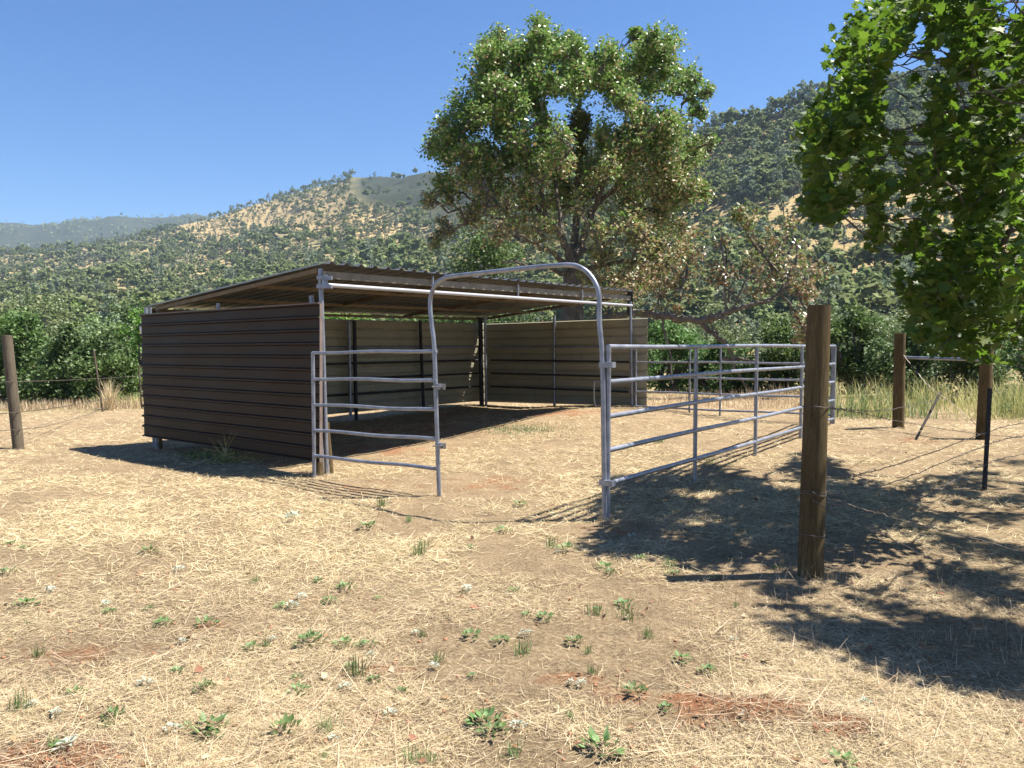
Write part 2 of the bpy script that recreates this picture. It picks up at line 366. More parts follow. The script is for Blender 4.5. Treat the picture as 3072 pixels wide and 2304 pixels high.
go, gx, gy = polar('ground', rs, ths, M_GROUND, hillz, True)
setp(go, kind='structure')
vcol(go, 'soil', soil_at(gx, gy), sst(19.5, 24, np.hypot(gx, gy)) * .8)
go.data.polygons.foreach_set('use_smooth', np.ones(len(go.data.polygons), bool))

def screen_masks(x, y, z):
    u, v, d = proj(np.stack([x, y, z], -1))
    el = lambda cu, cv, ru, rv: np.clip(1.6 - 1.6 * (((u - cu) / ru) ** 2 + ((v - cv) / rv) ** 2), 0, 1)
    tan = np.maximum.reduce([el(800, 650, 160, 50) * .85, el(980, 615, 100, 38) * .5, el(620, 690, 110, 40), el(1060, 680, 160, 45) * .8, el(1150, 720, 120, 25) * .8, el(720, 735, 80, 18) * .7, el(640, 815, 90, 14) * .7, el(380, 740, 60, 8) * .8,
        el(690, 830, 60, 15), el(2900, 620, 260, 150) * .9, el(2380, 560, 200, 110) * .8, el(2650, 450, 160, 70) * .6, el(2500, 730, 420, 120) * .75, el(2250, 640, 150, 160) * .7, el(2950, 800, 220, 80) * .6])
    chap = np.maximum.reduce([el(1220, 565, 200, 80), el(1120, 545, 60, 25), el(1330, 640, 90, 40) * .8, el(1450, 560, 120, 150)])
    return u, v, d, tan, chap
hths = np.radians(np.arange(-56, 56.01, .22)); hrs = 60.0 * 1.0105 ** np.arange(0, 275); hrs = hrs[hrs < 1050]
hrs[0] = 60.0
ho, hx, hy = polar('hillside', hrs, hths, M_HILL, hillz, False); setp(ho, kind='structure')
hz = hillz(hx, hy); _, _, _, tn, ch = screen_masks(hx, hy, hz)
vcol(ho, 'veg', np.clip(.54 - tn * .62 - .20 * sst(1500, 2100, CX + F * hx / np.maximum(hy, 1)), -.3, 1), ch)
# far ridge
FU = [-4000, -1500, 0, 60, 110, 200, 300, 420, 560, 700, 900, 1300, 2500, 6000]; FVv = [720, 690, 681, 684, 690, 676, 664, 668, 664, 672, 700, 690, 700, 700]
def farz(x, y):
    r = np.hypot(x, y); th = np.clip(np.arctan2(x, y), -1.05, 1.05); u = CX + F * np.tan(th); d = r * np.cos(th)
    vr = np.interp(u, FU, FVv); t = np.clip((d - 1300) / (2300 - 1300), 0, 1.25)
    z = (HOR - vr) / F * 2300 * np.sin(np.minimum(t, 1.25) * math.pi / 2)
    k = np.clip(t * 3, 0, 1)
    return z + 1.5 + k * (fbm(x, y, 420, 4, 40) * 60 * (1 - .8 * sst(.7, .98, t)) + 8 * fbm(x, y, 90, 3, 50)) + 10 * vnoise(u, u * 0, 60, 3) * k - 8
fo, fx_, fy_ = polar('far_ridge', np.linspace(1300, 2800, 110), np.radians(np.arange(-56, 40, .25)), M_HILL, farz, False); setp(fo, kind='structure')
vcol(fo, 'veg', np.full(len(fx_), .9), np.full(len(fx_), .96))

xr = rng.uniform(-2600, 1200, 5200); yr = rng.uniform(1500, 2330, 5200); yr[:1800] = rng.uniform(2260, 2310, 1800); zr = farz(xr, yr); k = len(xr)
pr_ = np.repeat(np.stack([xr, yr, zr + 3], 1), 3, 0) + rng.normal(size=(k * 3, 3)) * [4, 4, 2.5]
RIDGE_POS = pr_
# ------------------------------------------------------------------ air
hb = MB(); hb.box((0, 900, 195), (2600, 0, 0), (0, 2100, 0), (0, 0, 208.0)); hob = hb.build('haze', [], None, False)
mh = bpy.data.materials.new('haze_air'); mh.use_nodes = True; t = mh.node_tree; t.nodes.clear()
o_ = N(t, 'ShaderNodeOutputMaterial'); pv = N(t, 'ShaderNodeVolumePrincipled'); pv.inputs['Color'].default_value = (.55, .74, 1, 1); pv.inputs['Density'].default_value = .00015; pv.inputs['Anisotropy'].default_value = .2
t.links.new(pv.outputs[0], o_.inputs['Volume']); hob.data.materials.append(mh); setp(hob, kind='stuff')

# ------------------------------------------------------------------ shelter
def gz(p): return float(field(p[0], p[1]))
FLp = P(966, 792, 9.26); FRp = P(1901, 876, 15.2); BRp = P(1462, 949, 17.5); BLp = P(452, 918, 11.8)
shed = empty('animal_shelter', (FLp[0], FLp[1], gz(FLp)), 'open-fronted metal shelter with corrugated lean-to roof and brown side wall, in the pen', 'shelter')
Rv = FRp - FLp; Rl = np.linalg.norm(Rv); Lv = BLp - FLp
def roofpt(s, t, dz=0):
    a = FLp * (1 - s) + FRp * s; b = BLp * (1 - s) + BRp * s; p = a * (1 - t) + b * t; return p + np.array([0, 0, dz])
nr = 33; prof = []
for i in range(nr):
    s0 = i / nr
    for fr, h in ((0, 0), (.30, 0.0), (.42, .028), (.58, .028), (.70, 0)): prof.append((s0 + fr / nr, h))
prof.append((1.0, 0.0))
tt = np.linspace(-.012, 1.05, 9); V = [roofpt(s, t_, h) for t_ in tt for s, h in prof]; n = len(prof)
Fs = [[j * n + i, (j + 1) * n + i, (j + 1) * n + i + 1, j * n + i + 1] for j in range(len(tt) - 1) for i in range(n - 1)]
rf = MB().add(V, Fs).build('roof', M_ZINC, shed, False)
md = rf.modifiers.new('t', 'SOLIDIFY'); md.thickness = .004
# roof frame
fb = MB(); fb.beam(roofpt(0.004, .012, -.115), roofpt(.998, .012, -.115), .05, .085); fb.build('front_beam', M_DULL, shed, False)
for t_ in (.34, .67, .985):
    fb = MB(); fb.beam(roofpt(0.01, t_, -.075), roofpt(.99, t_, -.075), .06, .045); fb.build('purlin', M_RUST, shed, False)
for s in (.006, .335, .665, .994):
    fb = MB(); fb.beam(roofpt(s, .03, -.03 - .025), roofpt(s, .98, -.03 - .025), .05, .05); fb.build('rafter', M_RUST, shed, False)
fb = MB(); fb.box((roofpt(-.003, .01, .002) + roofpt(-.003, 1.0, .002)) / 2, (roofpt(-.003, 1, 0) - roofpt(-.003, 0, 0)) / 2, Rv / Rl * .006, (0, 0, .010)); fb.build('edge_trim', M_ZINC, rf, False)
# white front pipe
a = P(973, 855, 9.28); b_ = P(1896, 917, 15.15)
fb = MB(); fb.tube([a, b_], .026); HP_ = fb.build('header_pipe', m_flat('bright_pipe', (.38, .38, .41), .4, .2, .1), shed)
for u in (1295, 1548, 1742):
    s = None
    for k in range(0, 101):
        q = a * (1 - k / 100) + b_ * (k / 100)
        if proj(q)[0] >= u: s = k / 100; break
    q = a * (1 - s) + b_ * s
    fb = MB(); fb.tube([q, q + np.array([0, 0, .22])], .016, 8); fb.build('hanger', M_PIPE, HP_)
# posts
def post(u0, v0, u1, d, r=.03, name='post', m=M_PIPE, top=None, k=12):
    """top pixel, bottom column, camera depth; foot follows the ground"""
    tp_ = P(u0, v0, d); g = P(u1, 1250, d); z = gz(g); q = P(u1, 1250, d); q = np.array([q[0], tp_[1], z - .04])
    fb = MB(); fb.tube([tp_, q], r, k); return fb.build(name, m, shed)
post(961, 806, 974, 9.32, .028)
post(934, 887, 962, 9.50, .03)
post(655, 910, 668, 10.75, .028)
post(437, 921, 455, 12.25, .026); post(450, 920, 462, 12.1, .024); post(461, 926, 474, 12.0, .03, m=M_WOOD)
fb = MB(); q = P(958, 1431, 9.35); fb.tube([(q[0], q[1], gz(q) - .05), (q[0] - .02, q[1], .55)], [.055, .05], 10); fb.build('wooden_stub', M_WOOD, shed)
fb = MB(); q = P(990, 1425, 9.5); fb.tube([(q[0], q[1], gz(q) - .05), (q[0] - .05, q[1], .62)], [.05, .045], 10); fb.build('wooden_stub', M_WOOD, shed)
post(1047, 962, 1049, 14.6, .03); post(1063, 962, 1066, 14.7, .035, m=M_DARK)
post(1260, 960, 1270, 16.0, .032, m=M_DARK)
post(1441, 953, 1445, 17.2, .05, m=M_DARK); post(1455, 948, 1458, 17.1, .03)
post(1663, 947, 1664, 16.35, .03)
post(1891, 905, 1899, 15.15, .028)
q0 = P(1890, 880, 15.2); fb = MB(); fb.box(q0 + np.array([0, 0, -.20]), (.05, 0, 0), (0, .05, 0), (0, 0, .22)); fb.build('post_bracket', M_DARK, shed, False)
# clamp at front left post
for v in (840, 866):
    c = P(963, v - 6, 9.28); fb = MB(); fb.box(c + np.array([.045, -.01, 0]), (.085, 0, 0), (0, .04, 0), (0, 0, .022)); fb.build('pipe_clamp', M_PIPE, shed, False)
fb = MB(); fb.tube([P(975, 826, 9.26), P(976, 858, 9.26)], .03, 10); fb.build('pipe_elbow', M_PIPE, shed)
# sheet walls: horizontal ribs
def wall(name, a, b, za, zb, ta, tb_, out, m, spacing=.169, nrib=None, cols=26, wob=.004, rd_=.024):
    """a,b: plan ends; z bottom/top at each end; out: outward unit normal"""
    a = np.array([a[0], a[1]]); b = np.array([b[0], b[1]]); H = ((ta - za) + (tb_ - zb)) / 2; nrb = max(3, round(H / spacing))
    pr = []
    for i in range(nrb):
        z0 = i / nrb
        for fr, h in ((0.0, rd_), (.06, rd_), (.15, 0), (.5, 0), (.86, 0), (.95, rd_)): pr.append((z0 + fr / nrb, h))
    pr.append((1, rd_)); n = len(pr); V = []
    for c in range(cols + 1):
        s = c / cols; xy = a * (1 - s) + b * s; z0 = za * (1 - s) + zb * s; z1 = ta * (1 - s) + tb_ * s
        for q, h in pr:
            wv = wob * math.sin(s * 23 + q * 5) + wob * .7 * math.sin(s * 9.1 + q * 11)
            V.append((xy[0] + out[0] * (h + wv), xy[1] + out[1] * (h + wv), z0 + (z1 - z0) * q))
    Fs = [[c * n + i, (c + 1) * n + i, (c + 1) * n + i + 1, c * n + i + 1] for c in range(cols) for i in range(n - 1)]
    fb = MB().add(V, Fs); o = fb.build(name, m, shed, False); md = o.modifiers.new('t', 'SOLIDIFY'); md.thickness = .003; md.offset = 0; return o
un = lambda v: np.array(v[:2]) / np.linalg.norm(v[:2])
nB = P(972, 912, 9.22); fB = P(434, 942, 11.9); d_ = un(fB - nB); outB = np.array([-d_[1], d_[0]]); outB = outB if outB[1] < 0 else -outB
nB2 = nB[:2] + outB * .05; fB2 = fB[:2] + outB * .05
BW = wall('wall', nB2, fB2, .178, .185, 2.025, 2.0, outB, M_BROWN, .155, rd_=.034)
fb = MB(); BW['label'] = 'dark brown ribbed side wall'; e0 = np.array([*(nB2 - d_ * .005), 0]); fb.box(e0 + np.array([outB[0] * .01, outB[1] * .01, 1.10]), (*(d_ * .004), 0), (*(outB * .02), 0), (0.012, 0, .925)); fb.build('end_trim', m_flat('trim', (.20, .15, .13), .5), BW, False)
fb = MB(); fb.beam((nB2[0] + outB[0] * .012, nB2[1] + outB[1] * .012, 2.034), (fB2[0] + outB[0] * .012, fB2[1] + outB[1] * .012, 2.009), .055, .014); fb.build('top_trim', m_flat('trim_top', (.13, .095, .085), .5), BW, False)
bl = P(446, 1200, 11.95); br = P(1452, 1200, 17.55); d2 = un(br - bl); o2 = np.array([-d2[1], d2[0]]); o2 = o2 if o2[1] > 0 else -o2
W2 = wall('wall', bl[:2] + o2 * .08, br[:2] + o2 * .08 + d2 * .14, .25, .33, 2.02, 2.06, o2, M_BEIGE, cols=34)
W2['label'] = 'beige ribbed back wall'
wr0 = P(1462, 1200, 17.5); wr1 = P(1892, 1200, 15.35); d3 = un(wr1 - wr0); o3 = np.array([d3[1], -d3[0]]); o3 = o3 if o3[0] > 0 else -o3
wr2 = P(1934, 1200, 15.05); wr1 = wr2
W3 = wall('wall', wr0[:2] + o3 * .09 - d3 * .12, wr1[:2] + o3 * .09, .30, .39, 2.05, 2.09, o3, M_BEIGE, cols=26)
W3['label'] = 'beige ribbed wall at the right end'
# rails of the inner panels
def rail(a, b, z0, z1, r=.019, nm='rail', m=M_PIPE, par=None):
    fb = MB(); fb.tube([(a[0], a[1], z0), (b[0], b[1], z1)], r, 8); return fb.build(nm, m, shed if par is None else par)
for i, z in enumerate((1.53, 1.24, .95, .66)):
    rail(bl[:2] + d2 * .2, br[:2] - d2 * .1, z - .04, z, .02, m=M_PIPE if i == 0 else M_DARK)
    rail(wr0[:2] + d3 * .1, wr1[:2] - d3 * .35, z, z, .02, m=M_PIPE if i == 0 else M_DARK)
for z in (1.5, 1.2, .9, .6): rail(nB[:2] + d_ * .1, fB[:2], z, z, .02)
# white cap at the back edge of the brown wall
c = P(427, 986, 12.0); fb = MB(); fb.tube([c + np.array([0, 0, h]) for h in (-.085, -.07, -.02, .03, .07, .085)], [.012, .03, .038, .036, .02, .008], 12); fb.build('white_cap', M_WHITE, shed)

# ------------------------------------------------------------------ arch gateway
A0 = P(1318, 1490, 8.04); A1 = P(1813, 1572, 6.85); ad = un(A1 - A0); an = np.array([-ad[1], ad[0]])
def onplane(u, v):
    k = np.array([(u - CX) / F, cp - (v - CY) / F * sp, -sp - (v - CY) / F * cp]); d = np.dot(A0[:2], an) / np.dot(k[:2], an); return np.array([0, 0, CAMZ]) + k * d
arch = empty('arch_gateway', (A0[0], A0[1], gz(A0)), 'tall bent grey pipe arch standing over the pen entrance', 'gateway')
pts = [onplane(u, v) for u, v in [(1318, 1496), (1311, 1300), (1303, 1050), (1295, 974), (1290, 913), (1295, 880), (1308, 853), (1330, 837), (1358, 829), (1500, 813), (1634, 799), (1706, 795), (1737, 801), (1764, 819), (1786, 850), (1797, 890), (1798, 967), (1807, 1080), (1811, 1300), (1814, 1575)]]
fb = MB(); fb.tube(smooth_path(pts, 5), .0225, 12); fb.build('arch_pipe', M_PIPE, arch)
for (u, v) in [(1318, 1160), (1320, 1337)]:
    c = onplane(u, v); fb = MB(); fb.tube([c - [0, 0, .028], c + [0, 0, .028]], .032, 12); CL_ = fb.build('clamp', M_PIPE, arch)
    fb = MB(); fb.tube([c + [-.06, -.03, .0], c + [.05, -.035, 0]], .007, 8); fb.tube([c + [-.07, -.03, .0], c + [-.058, -.03, 0]], .011, 6); fb.box(c + [.05, -.02, 0], (.012, 0, 0), (0, .03, 0), (0, 0, .028)); fb.build('clamp_bolt', M_ZINC, CL_, False)
for v in (1062, 1128, 1385): c = onplane(1303 + (v - 1050) * .034, v); fb = MB(); fb.tube([c - [0, 0, .012], c + [0, 0, .012]], .026, 12); fb.build('collar', M_PIPE, arch)
for v in (1094, 1448):
    c = onplane(1813, v); fb = MB(); fb.box(c + np.array([ad[0] * .03, ad[1] * .03, 0]), (*(ad * .066), 0), (*(an * .03), 0), (0, 0, .024)); fb.build('clamp', M_PIPE, arch, False)
c = onplane(1796, 1150); fb = MB(); fb.tube(smooth_path([c + [0.02, -.01, .01], c + [-.03, -.02, .02], c + [-.04, -.02, -.03], c + [-.035, -.02, -.17], c + [-.01, -.02, -.2]], 4), .006, 6); fb.build('latch', M_ZINC, arch)

# ------------------------------------------------------------------ corral panels
def panel(name, label, a, b, ztops, nrails, spacing, posts_s, r=.0225, skip_bottom_after=None, grp='tubular livestock panels around the pen'):
    """a,b plan ends, top rail heights at both ends"""
    root = empty(name, (a[0], a[1], gz(a)), label, 'livestock panel', grp)
    for i in range(nrails):
        e = b
        za = ztops[0] - spacing * i; zb = ztops[1] - spacing * i; s1 = 1.0
        if skip_bottom_after and i == nrails - 1: s1 = skip_bottom_after
        p = [np.array([a[0] * (1 - s) + b[0] * s, a[1] * (1 - s) + b[1] * s, za * (1 - s) + zb * s - .006 * math.sin(s * 9 + i)]) for s in np.linspace(0, s1, 9)]
        fb = MB(); fb.tube(p, r, 10); fb.build('rail', M_PIPE, root)
    for k, s in enumerate(posts_s):
        x, y = a[0] * (1 - s) + b[0] * s, a[1] * (1 - s) + b[1] * s; zt = ztops[0] * (1 - s) + ztops[1] * s; g = gz((x, y))
        fb = MB(); fb.tube([(x, y, g - .03), (x, y, zt + (.0 if 0 < s < 1 else .012))], r if 0 < s < 1 else r * 1.12, 10)
        fb.build('upright', M_PIPE, root)
    return root
# left gate panel
L0 = P(948, 1433, 9.21)
panel('livestock_panel', 'short grey five-rail panel between the brown wall and the arch', (L0[0] - .02, L0[1]), A0[:2] - ad * .03 + an * 0, (1.455, 1.485), 5, .30, (0.0,), .0195)
# long right panel
R0 = P(1822, 1564, 6.88); R1 = P(2500, 1270, 13.0)
panel('livestock_panel', 'long grey five-rail panel running back from the arch on the right', R0[:2], R1[:2], (1.525, 1.545), 5, .299, (0, .25, .5, .757, 1.0))
# far panel back to the shelter
B0 = P(1907, 1215, 15.1); B1 = P(2503, 1270, 13.05)
panel('livestock_panel', 'far five-rail panel between the shelter front post and the right corner of the pen', B0[:2], B1[:2], (1.53, 1.54), 5, .285, (0, .30, .46, .985), .018)

# ------------------------------------------------------------------ fences
def wood_post(par, u0, v0, u1, v1, d, r, m, seed):
    rd = random.Random(seed); top = P(u0, v0, d); bot = P(u1, v1, d); g = gz(bot); n = 22; pts = []; rr = []
    fb = MB(); k = 22; V = []
    for i in range(n + 1):
        t_ = i / n; p = bot * (1 - t_) + top * t_; z = (g - .06) * (1 - t_) + top[2] * t_
        for j in range(k):
            an_ = 2 * math.pi * j / k; q = r * (1.06 - .10 * t_) * (1 + .025 * math.sin(3 * an_ + seed) + .02 * math.sin(7 * an_ + seed * 2 + t_ * 2) + rd.uniform(-.008, .008))
            V.append((p[0] + q * math.cos(an_), p[1] * 1.0 + q * math.sin(an_), z))
    V.append((top[0], top[1], top[2] + .004))
    Fs = [[i * k + j, i * k + (j + 1) % k, (i + 1) * k + (j + 1) % k, (i + 1) * k + j] for i in range(n) for j in range(k)] + [[n * k + j, n * k + (j + 1) % k, (n + 1) * k] for j in range(k)]
    return fb.add(V, Fs).build('wooden_post', m, par)
def wire(par, pts, r=.003, barbs=True, sag=0.0, name='barbed_wire'):
    P_ = smooth_path(pts, 14); fb = MB(); n = len(P_)
    P_ = [np.array(p) + rng.normal(size=3) * .0035 for p in P_]
    r *= 1.25; fb.tube(P_, r, 5)
    if barbs:
        L = 0; nx = .06
        for i in range(n - 1):
            L += np.linalg.norm(P_[i + 1] - P_[i])
            if L > nx:
                nx += .13
                for _ in range(2):
                    dv = rng.normal(size=3); dv /= np.linalg.norm(dv); fb.tube([P_[i] - dv * .016, P_[i] + dv * .016], [.0022, .001], 3)
    return fb.build(name, M_WIRE, par)
fr_ = empty('barbed_wire_fence', tuple(G(2430, 1740)), 'sagging barbed wire fence on brown round wooden posts right of the pen', 'fence')
D1 = 5.2
wood_post(fr_, 2457, 916, 2430, 1738, D1, .077, M_WOOD, 3)['label'] = 'tall thick brown post nearest the camera'
wood_post(fr_, 2700, 1000, 2695, 1277, 12.2, .083, M_WOOD, 5)
wood_post(fr_, 2962, 1020, 2948, 1305, 11.0, .083, M_WOOD, 8)
fb = MB(); fb.tube([P(2705, 1072, 12.2), P(2955, 1080, 11.0)], .022, 8); fb.build('brace_pipe', M_PIPE, fr_)
tp_ = P(2970, 1165, 7.8); bt = P(2953, 1470, 7.8); fb = MB()
dv = (tp_ - bt); fb.box((tp_ + bt) / 2, (.022, 0, 0), (0, .004, 0), dv / 2); fb.box((tp_ + bt) / 2 + [0, .018, 0], (.004, 0, 0), (0, .016, 0), dv / 2)
for i in range(18):
    c = bt + dv * (i + .5) / 18; fb.box(c + [-.004, -.008, 0], (.008, 0, 0), (0, .006, 0), (0, 0, .009))
fb.build('steel_post', M_DARK, fr_, False)
tp2 = P(2820, 1180, 11.8); bt2 = P(2768, 1275, 11.0); fb = MB(); fb.tube([bt2 - [0.02, 0, .06], tp2], .018, 8); fb.build('leaning_stake', m_flat('old_stake', (.022, .015, .011), .9), fr_)
wire(fr_, [P(2446, 1220, D1 - .08), P(2560, 1235, 7), P(2700, 1264, 9.2), P(2850, 1290, 10.4), P(2948, 1302, 10.9), P(3072, 1314, 11), P(3200, 1322, 11)])
wire(fr_, [P(2446, 1218, D1 - .08), P(2540, 1228, 6.5), P(2640, 1232, 9), P(2740, 1215, 10.5), P(2830, 1195, 11.5), P(2900, 1178, 11.8)], .0028)
for (v0, vm, v1) in ((1425, 1390, 1297), (1475, 1440, 1335), (1500, 1520, 1392)):
    wire(fr_, [P(2440, v0, D1 - .08), P(2530, v0 * .8 + vm * .2 + 12, 5.6), P(2700, vm, 6.4), P(2960, v1, 7.78), P(3072, v1 - 28, 8.6), P(3300, v1 - 60, 10)])
wire(fr_, [P(2436, 1478, D1 - .09), P(2540, 1512, 5.0), P(2700, 1560, 4.8), P(2900, 1610, 4.6), P(3200, 1690, 4.4)], .0028)
wire(fr_, [P(2436, 1500, D1 - .09), P(2520, 1545, 5.0), P(2680, 1620, 4.8), P(2800, 1680, 4.7)], .0028)
for v in (1218, 1471, 1478, 1600):
    ang = np.linspace(0, 2 * math.pi, 19); c = P(2457 - (v - 916) * .0328, v, D1); fb = MB()
    fb.tube([c + np.array([math.cos(a_) * .084, math.sin(a_) * .084, .006 * math.sin(a_ * 2)]) for a_ in ang], .0028, 5); fb.build('wire_wrap', M_WIRE, fr_)
wire(fr_, [P(2706, 1060, 12.15), P(2780, 1150, 11.7), P(2860, 1215, 11.3), P(2946, 1290, 10.95)], .003, False, name='brace_wire')
fl_ = empty('wire_fence', tuple(G(50, 1340)), 'thin wire fence along the left edge of the field below the bushes', 'fence')
wood_post(fl_, 20, 1006, 56, 1341, 11.8, .075, M_WOODG, 12)['label'] = 'grey leaning wooden post'
for (u0, v0, u1, v1, d) in ((281, 1050, 309, 1232, 18.0), (417, 1095, 425, 1180, 19.0)):
    a = P(u0, v0, d); b2 = P(u1, v1, d); fb = MB(); fb.tube([(b2[0], b2[1], gz(b2) - .05), a], .022, 6); fb.build('thin_post', M_WOODG, fl_)
wire(fl_, [P(-700, 1165, 8), P(-200, 1152, 10.5), P(35, 1146, 11.7), P(290, 1136, 17.8), P(430, 1128, 19), P(700, 1120, 22)], .005, False, name='wire')
wire(fl_, [P(-700, 1260, 8), P(48, 1237, 11.7), P(306, 1200, 17.8), P(440, 1180, 19)], .005, False, name='wire')
wire(fl_, [P(-700, 1330, 8), P(54, 1288, 11.7), P(200, 1262, 15), P(308, 1225, 17.8)], .004, False, name='wire')
# utility pole on the far slope
dpo = 230.0; c = P(2192, 835, dpo); up = empty('utility_pole', (c[0], c[1], float(hillz(c[0], c[1]))), 'small wooden utility pole with one crossarm on the lower hillside', 'utility pole')
top = P(2192, 776, dpo); fb = MB(); fb.tube([(c[0], c[1], float(hillz(c[0], c[1])) - .5), (c[0], c[1], top[2])], [.17, .12], 8); fb.build('pole', M_HBARK, up)
fb = MB(); fb.beam((c[0] - 1.3, c[1], top[2] - .5), (c[0] + 1.3, c[1], top[2] - .5), .15, .15); fb.build('crossarm', m_flat('arm', (.4, .38, .35), .8), up, False)

# ------------------------------------------------------------------ trees
def branch_net(trunk_pts, trunk_r, centres, rmin, mb, seed=0, maxstep=.55, k=6, wob=.12):
    """connect every cluster centre to the nearest node already in the tree"""
    rd = np.random.default_rng(seed); nodes = [np.array(p, float) for p in trunk_pts]; par = [-1] + list(range(len(nodes) - 1)); ntr = len(nodes)
    root = nodes[0]; order = np.argsort([np.linalg.norm(c - nodes[ntr - 1]) for c in centres])
    for ci in order:
        c = centres[ci]; A = np.array(nodes); dist = np.linalg.norm(A - c, axis=1)
        up_pen = np.maximum(0, A[:, 2] - c[2]) * 1.2; depth = dist + up_pen + .22 * np.linalg.norm(A - nodes[ntr - 1], axis=1)
        depth[:max(0, ntr - 3)] += 1.0
        j = int(np.argmin(depth)); a = nodes[j]; L = np.linalg.norm(c - a)
        if L < .05: continue
        ns = max(2, int(L / maxstep)); pj = j
        for i in range(1, ns + 1):
            t_ = i / ns; p = a * (1 - t_) + c * t_ + rd.normal(size=3) * wob * min(1, L) * (1 if i < ns else 0) + np.array([0, 0, -.10 * L * math.sin(math.pi * t_)])
            nodes.append(p); par.append(pj); pj = len(nodes) - 1
    n = len(nodes); w_ = np.zeros(n); ch = [[] for _ in range(n)]
    for i in range(n - 1, 0, -1):
        if not ch[i]: w_[i] = 1
        w_[par[i]] += w_[i]; ch[par[i]].append(i)
    rad = np.maximum(rmin, rmin * w_ ** .5)
    for i in range(ntr): rad[i] = max(rad[i], trunk_r[i])
    mx = trunk_r[-1] * .75
    rad[ntr:] = np.minimum(rad[ntr:], mx)
    # chains
    done = set()
    def chain(i0, first):
        pts = [nodes[first]] if False else [nodes[i0]]; rr = [rad[first]]; cur = first; pts.append(nodes[cur]); rr.append(rad[cur])
        while ch[cur]:
            nx = max(ch[cur], key=lambda q: w_[q]); 
            for q in ch[cur]:
                if q != nx: stack.append((cur, q))
            cur = nx; pts.append(nodes[cur]); rr.append(rad[cur])
        mb.tube(pts, [float(x) for x in rr], k if rr[0] > .03 else 4)
    stack = []
    for i in range(ntr):
        for q in ch[i]:
            if q >= ntr: stack.append((i, q))
    while stack:
        a, q = stack.pop(); chain(a, q)
    return np.array(nodes)
def clustered(cent, rads, per, r=rng, shell=.35, flat=1.0, spread=.2):
    """leaf positions in lumpy sub-clusters round each centre"""
    out = []
    for c, R_, n_ in zip(cent, rads, per):
        n_ = int(n_); ns = max(3, n_ // 22); d = r.normal(size=(ns, 3)); d /= np.linalg.norm(d, axis=1)[:, None]
        sc = c + d * (R_ * (shell + (1 - shell) * r.random(ns) ** .6))[:, None] * [1, 1, flat]
        idx = r.integers(0, ns, n_); out.append(sc[idx] + np.clip(r.normal(size=(n_, 3)), -1.9, 1.9) * R_ * spread)
    return np.concatenate(out)

# --- the big oak behind the shelter
DT = 22.0; ZS = 1.7463
def z5(x, y): return 1200 + x / ZS, y / ZS
blobs = [(500, 215, 65, 1), (440, 260, 50, 1), (730, 175, 70, 1), (790, 250, 85, 1), (620, 320, 110, 1.1), (885, 240, 50, 1), (980, 300, 75, .9), (1100, 320, 85, .9), (1250, 290, 100, 1), (1350, 230, 80, 1), (1240, 180, 40, .8), (1400, 290, 55, .9),
    (500, 420, 120, 1.1), (700, 470, 120, 1), (580, 520, 120, 1), (950, 430, 85, .8), (1150, 430, 105, .9), (1290, 410, 80, .9), (1490, 470, 75, .8), (1600, 490, 40, .6), (1540, 400, 50, .6), (1560, 600, 55, .6), (330, 640, 100, 1.1), (240, 680, 60, .9),
    (450, 560, 100, 1), (230, 770, 65, .9), (330, 760, 80, 1), (600, 640, 110, .9), (780, 600, 90, .8), (1090, 700, 90, .8), (1270, 660, 105, .9), (1400, 730, 110, 1), (1530, 800, 75, .8), (1640, 730, 35, .3), (350, 880, 90, .8), (240, 1010, 75, .6),
    (480, 820, 90, .8), (500, 960, 100, .7), (650, 860, 110, .8), (800, 870, 90, .7), (980, 870, 95, .8), (1150, 850, 110, 1), (1320, 880, 115, 1), (1490, 930, 95, .9), (1560, 1020, 60, .8), (160, 1040, 45, .5), (380, 1090, 80, .4), (600, 1090, 110, .4),
    (850, 1040, 90, .45), (1000, 1000, 80, .5), (1180, 1020, 100, .6), (1380, 1060, 90, .6), (1060, 1180, 90, .35), (1250, 1200, 90, .35), (740, 1230, 90, .3), (540, 1210, 80, .25), (1420, 1180, 90, .3), (1330, 1330, 90, .35), (1080, 1330, 90, .4), (1150, 1440, 90, .6), (1000, 1440, 60, .6),
    (1320, 1430, 80, .5), (1450, 1330, 80, .3), (240, 1180, 50, .3), (180, 1260, 50, .2)]
def inpoly(u, v, poly):
    poly = np.array(poly, float); r = np.zeros(np.shape(u), bool); j = len(poly) - 1
    for i in range(len(poly)):
        xi, yi = poly[i]; xj, yj = poly[j]; c_ = ((yi > v) != (yj > v)) & (u < (xj - xi) * (v - yi) / (yj - yi + 1e-9) + xi); r ^= c_; j = i
    return r
NB0 = len(blobs)
OUT = [(470, 190), (640, 270), (690, 120), (820, 190), (930, 230), (1100, 270), (1240, 170), (1380, 190), (1440, 300), (1430, 380), (1580, 380), (1610, 490), (1590, 600), (1480, 690), (1600, 800), (1600, 1050), (1480, 1150), (1250, 1250), (1050, 1150), (900, 1100), (700, 1150), (450, 1130), (200, 1050), (230, 880), (180, 780), (210, 660), (330, 560), (400, 420), (430, 270)]
while len(blobs) < NB0 + 48:
    a_, b_ = rng.uniform(150, 1650), rng.uniform(100, 1250)
    if not inpoly(a_, b_, OUT) or ((a_ - 950) / 90) ** 2 + ((b_ - 660) / 120) ** 2 < 1 or ((a_ - 1400) / 90) ** 2 + ((b_ - 580) / 55) ** 2 < 1: continue
    blobs.append((a_, b_, rng.uniform(50, 80), .62 if b_ < 900 else .18))
cent = []; rad_ = []; per = []; lowf = []
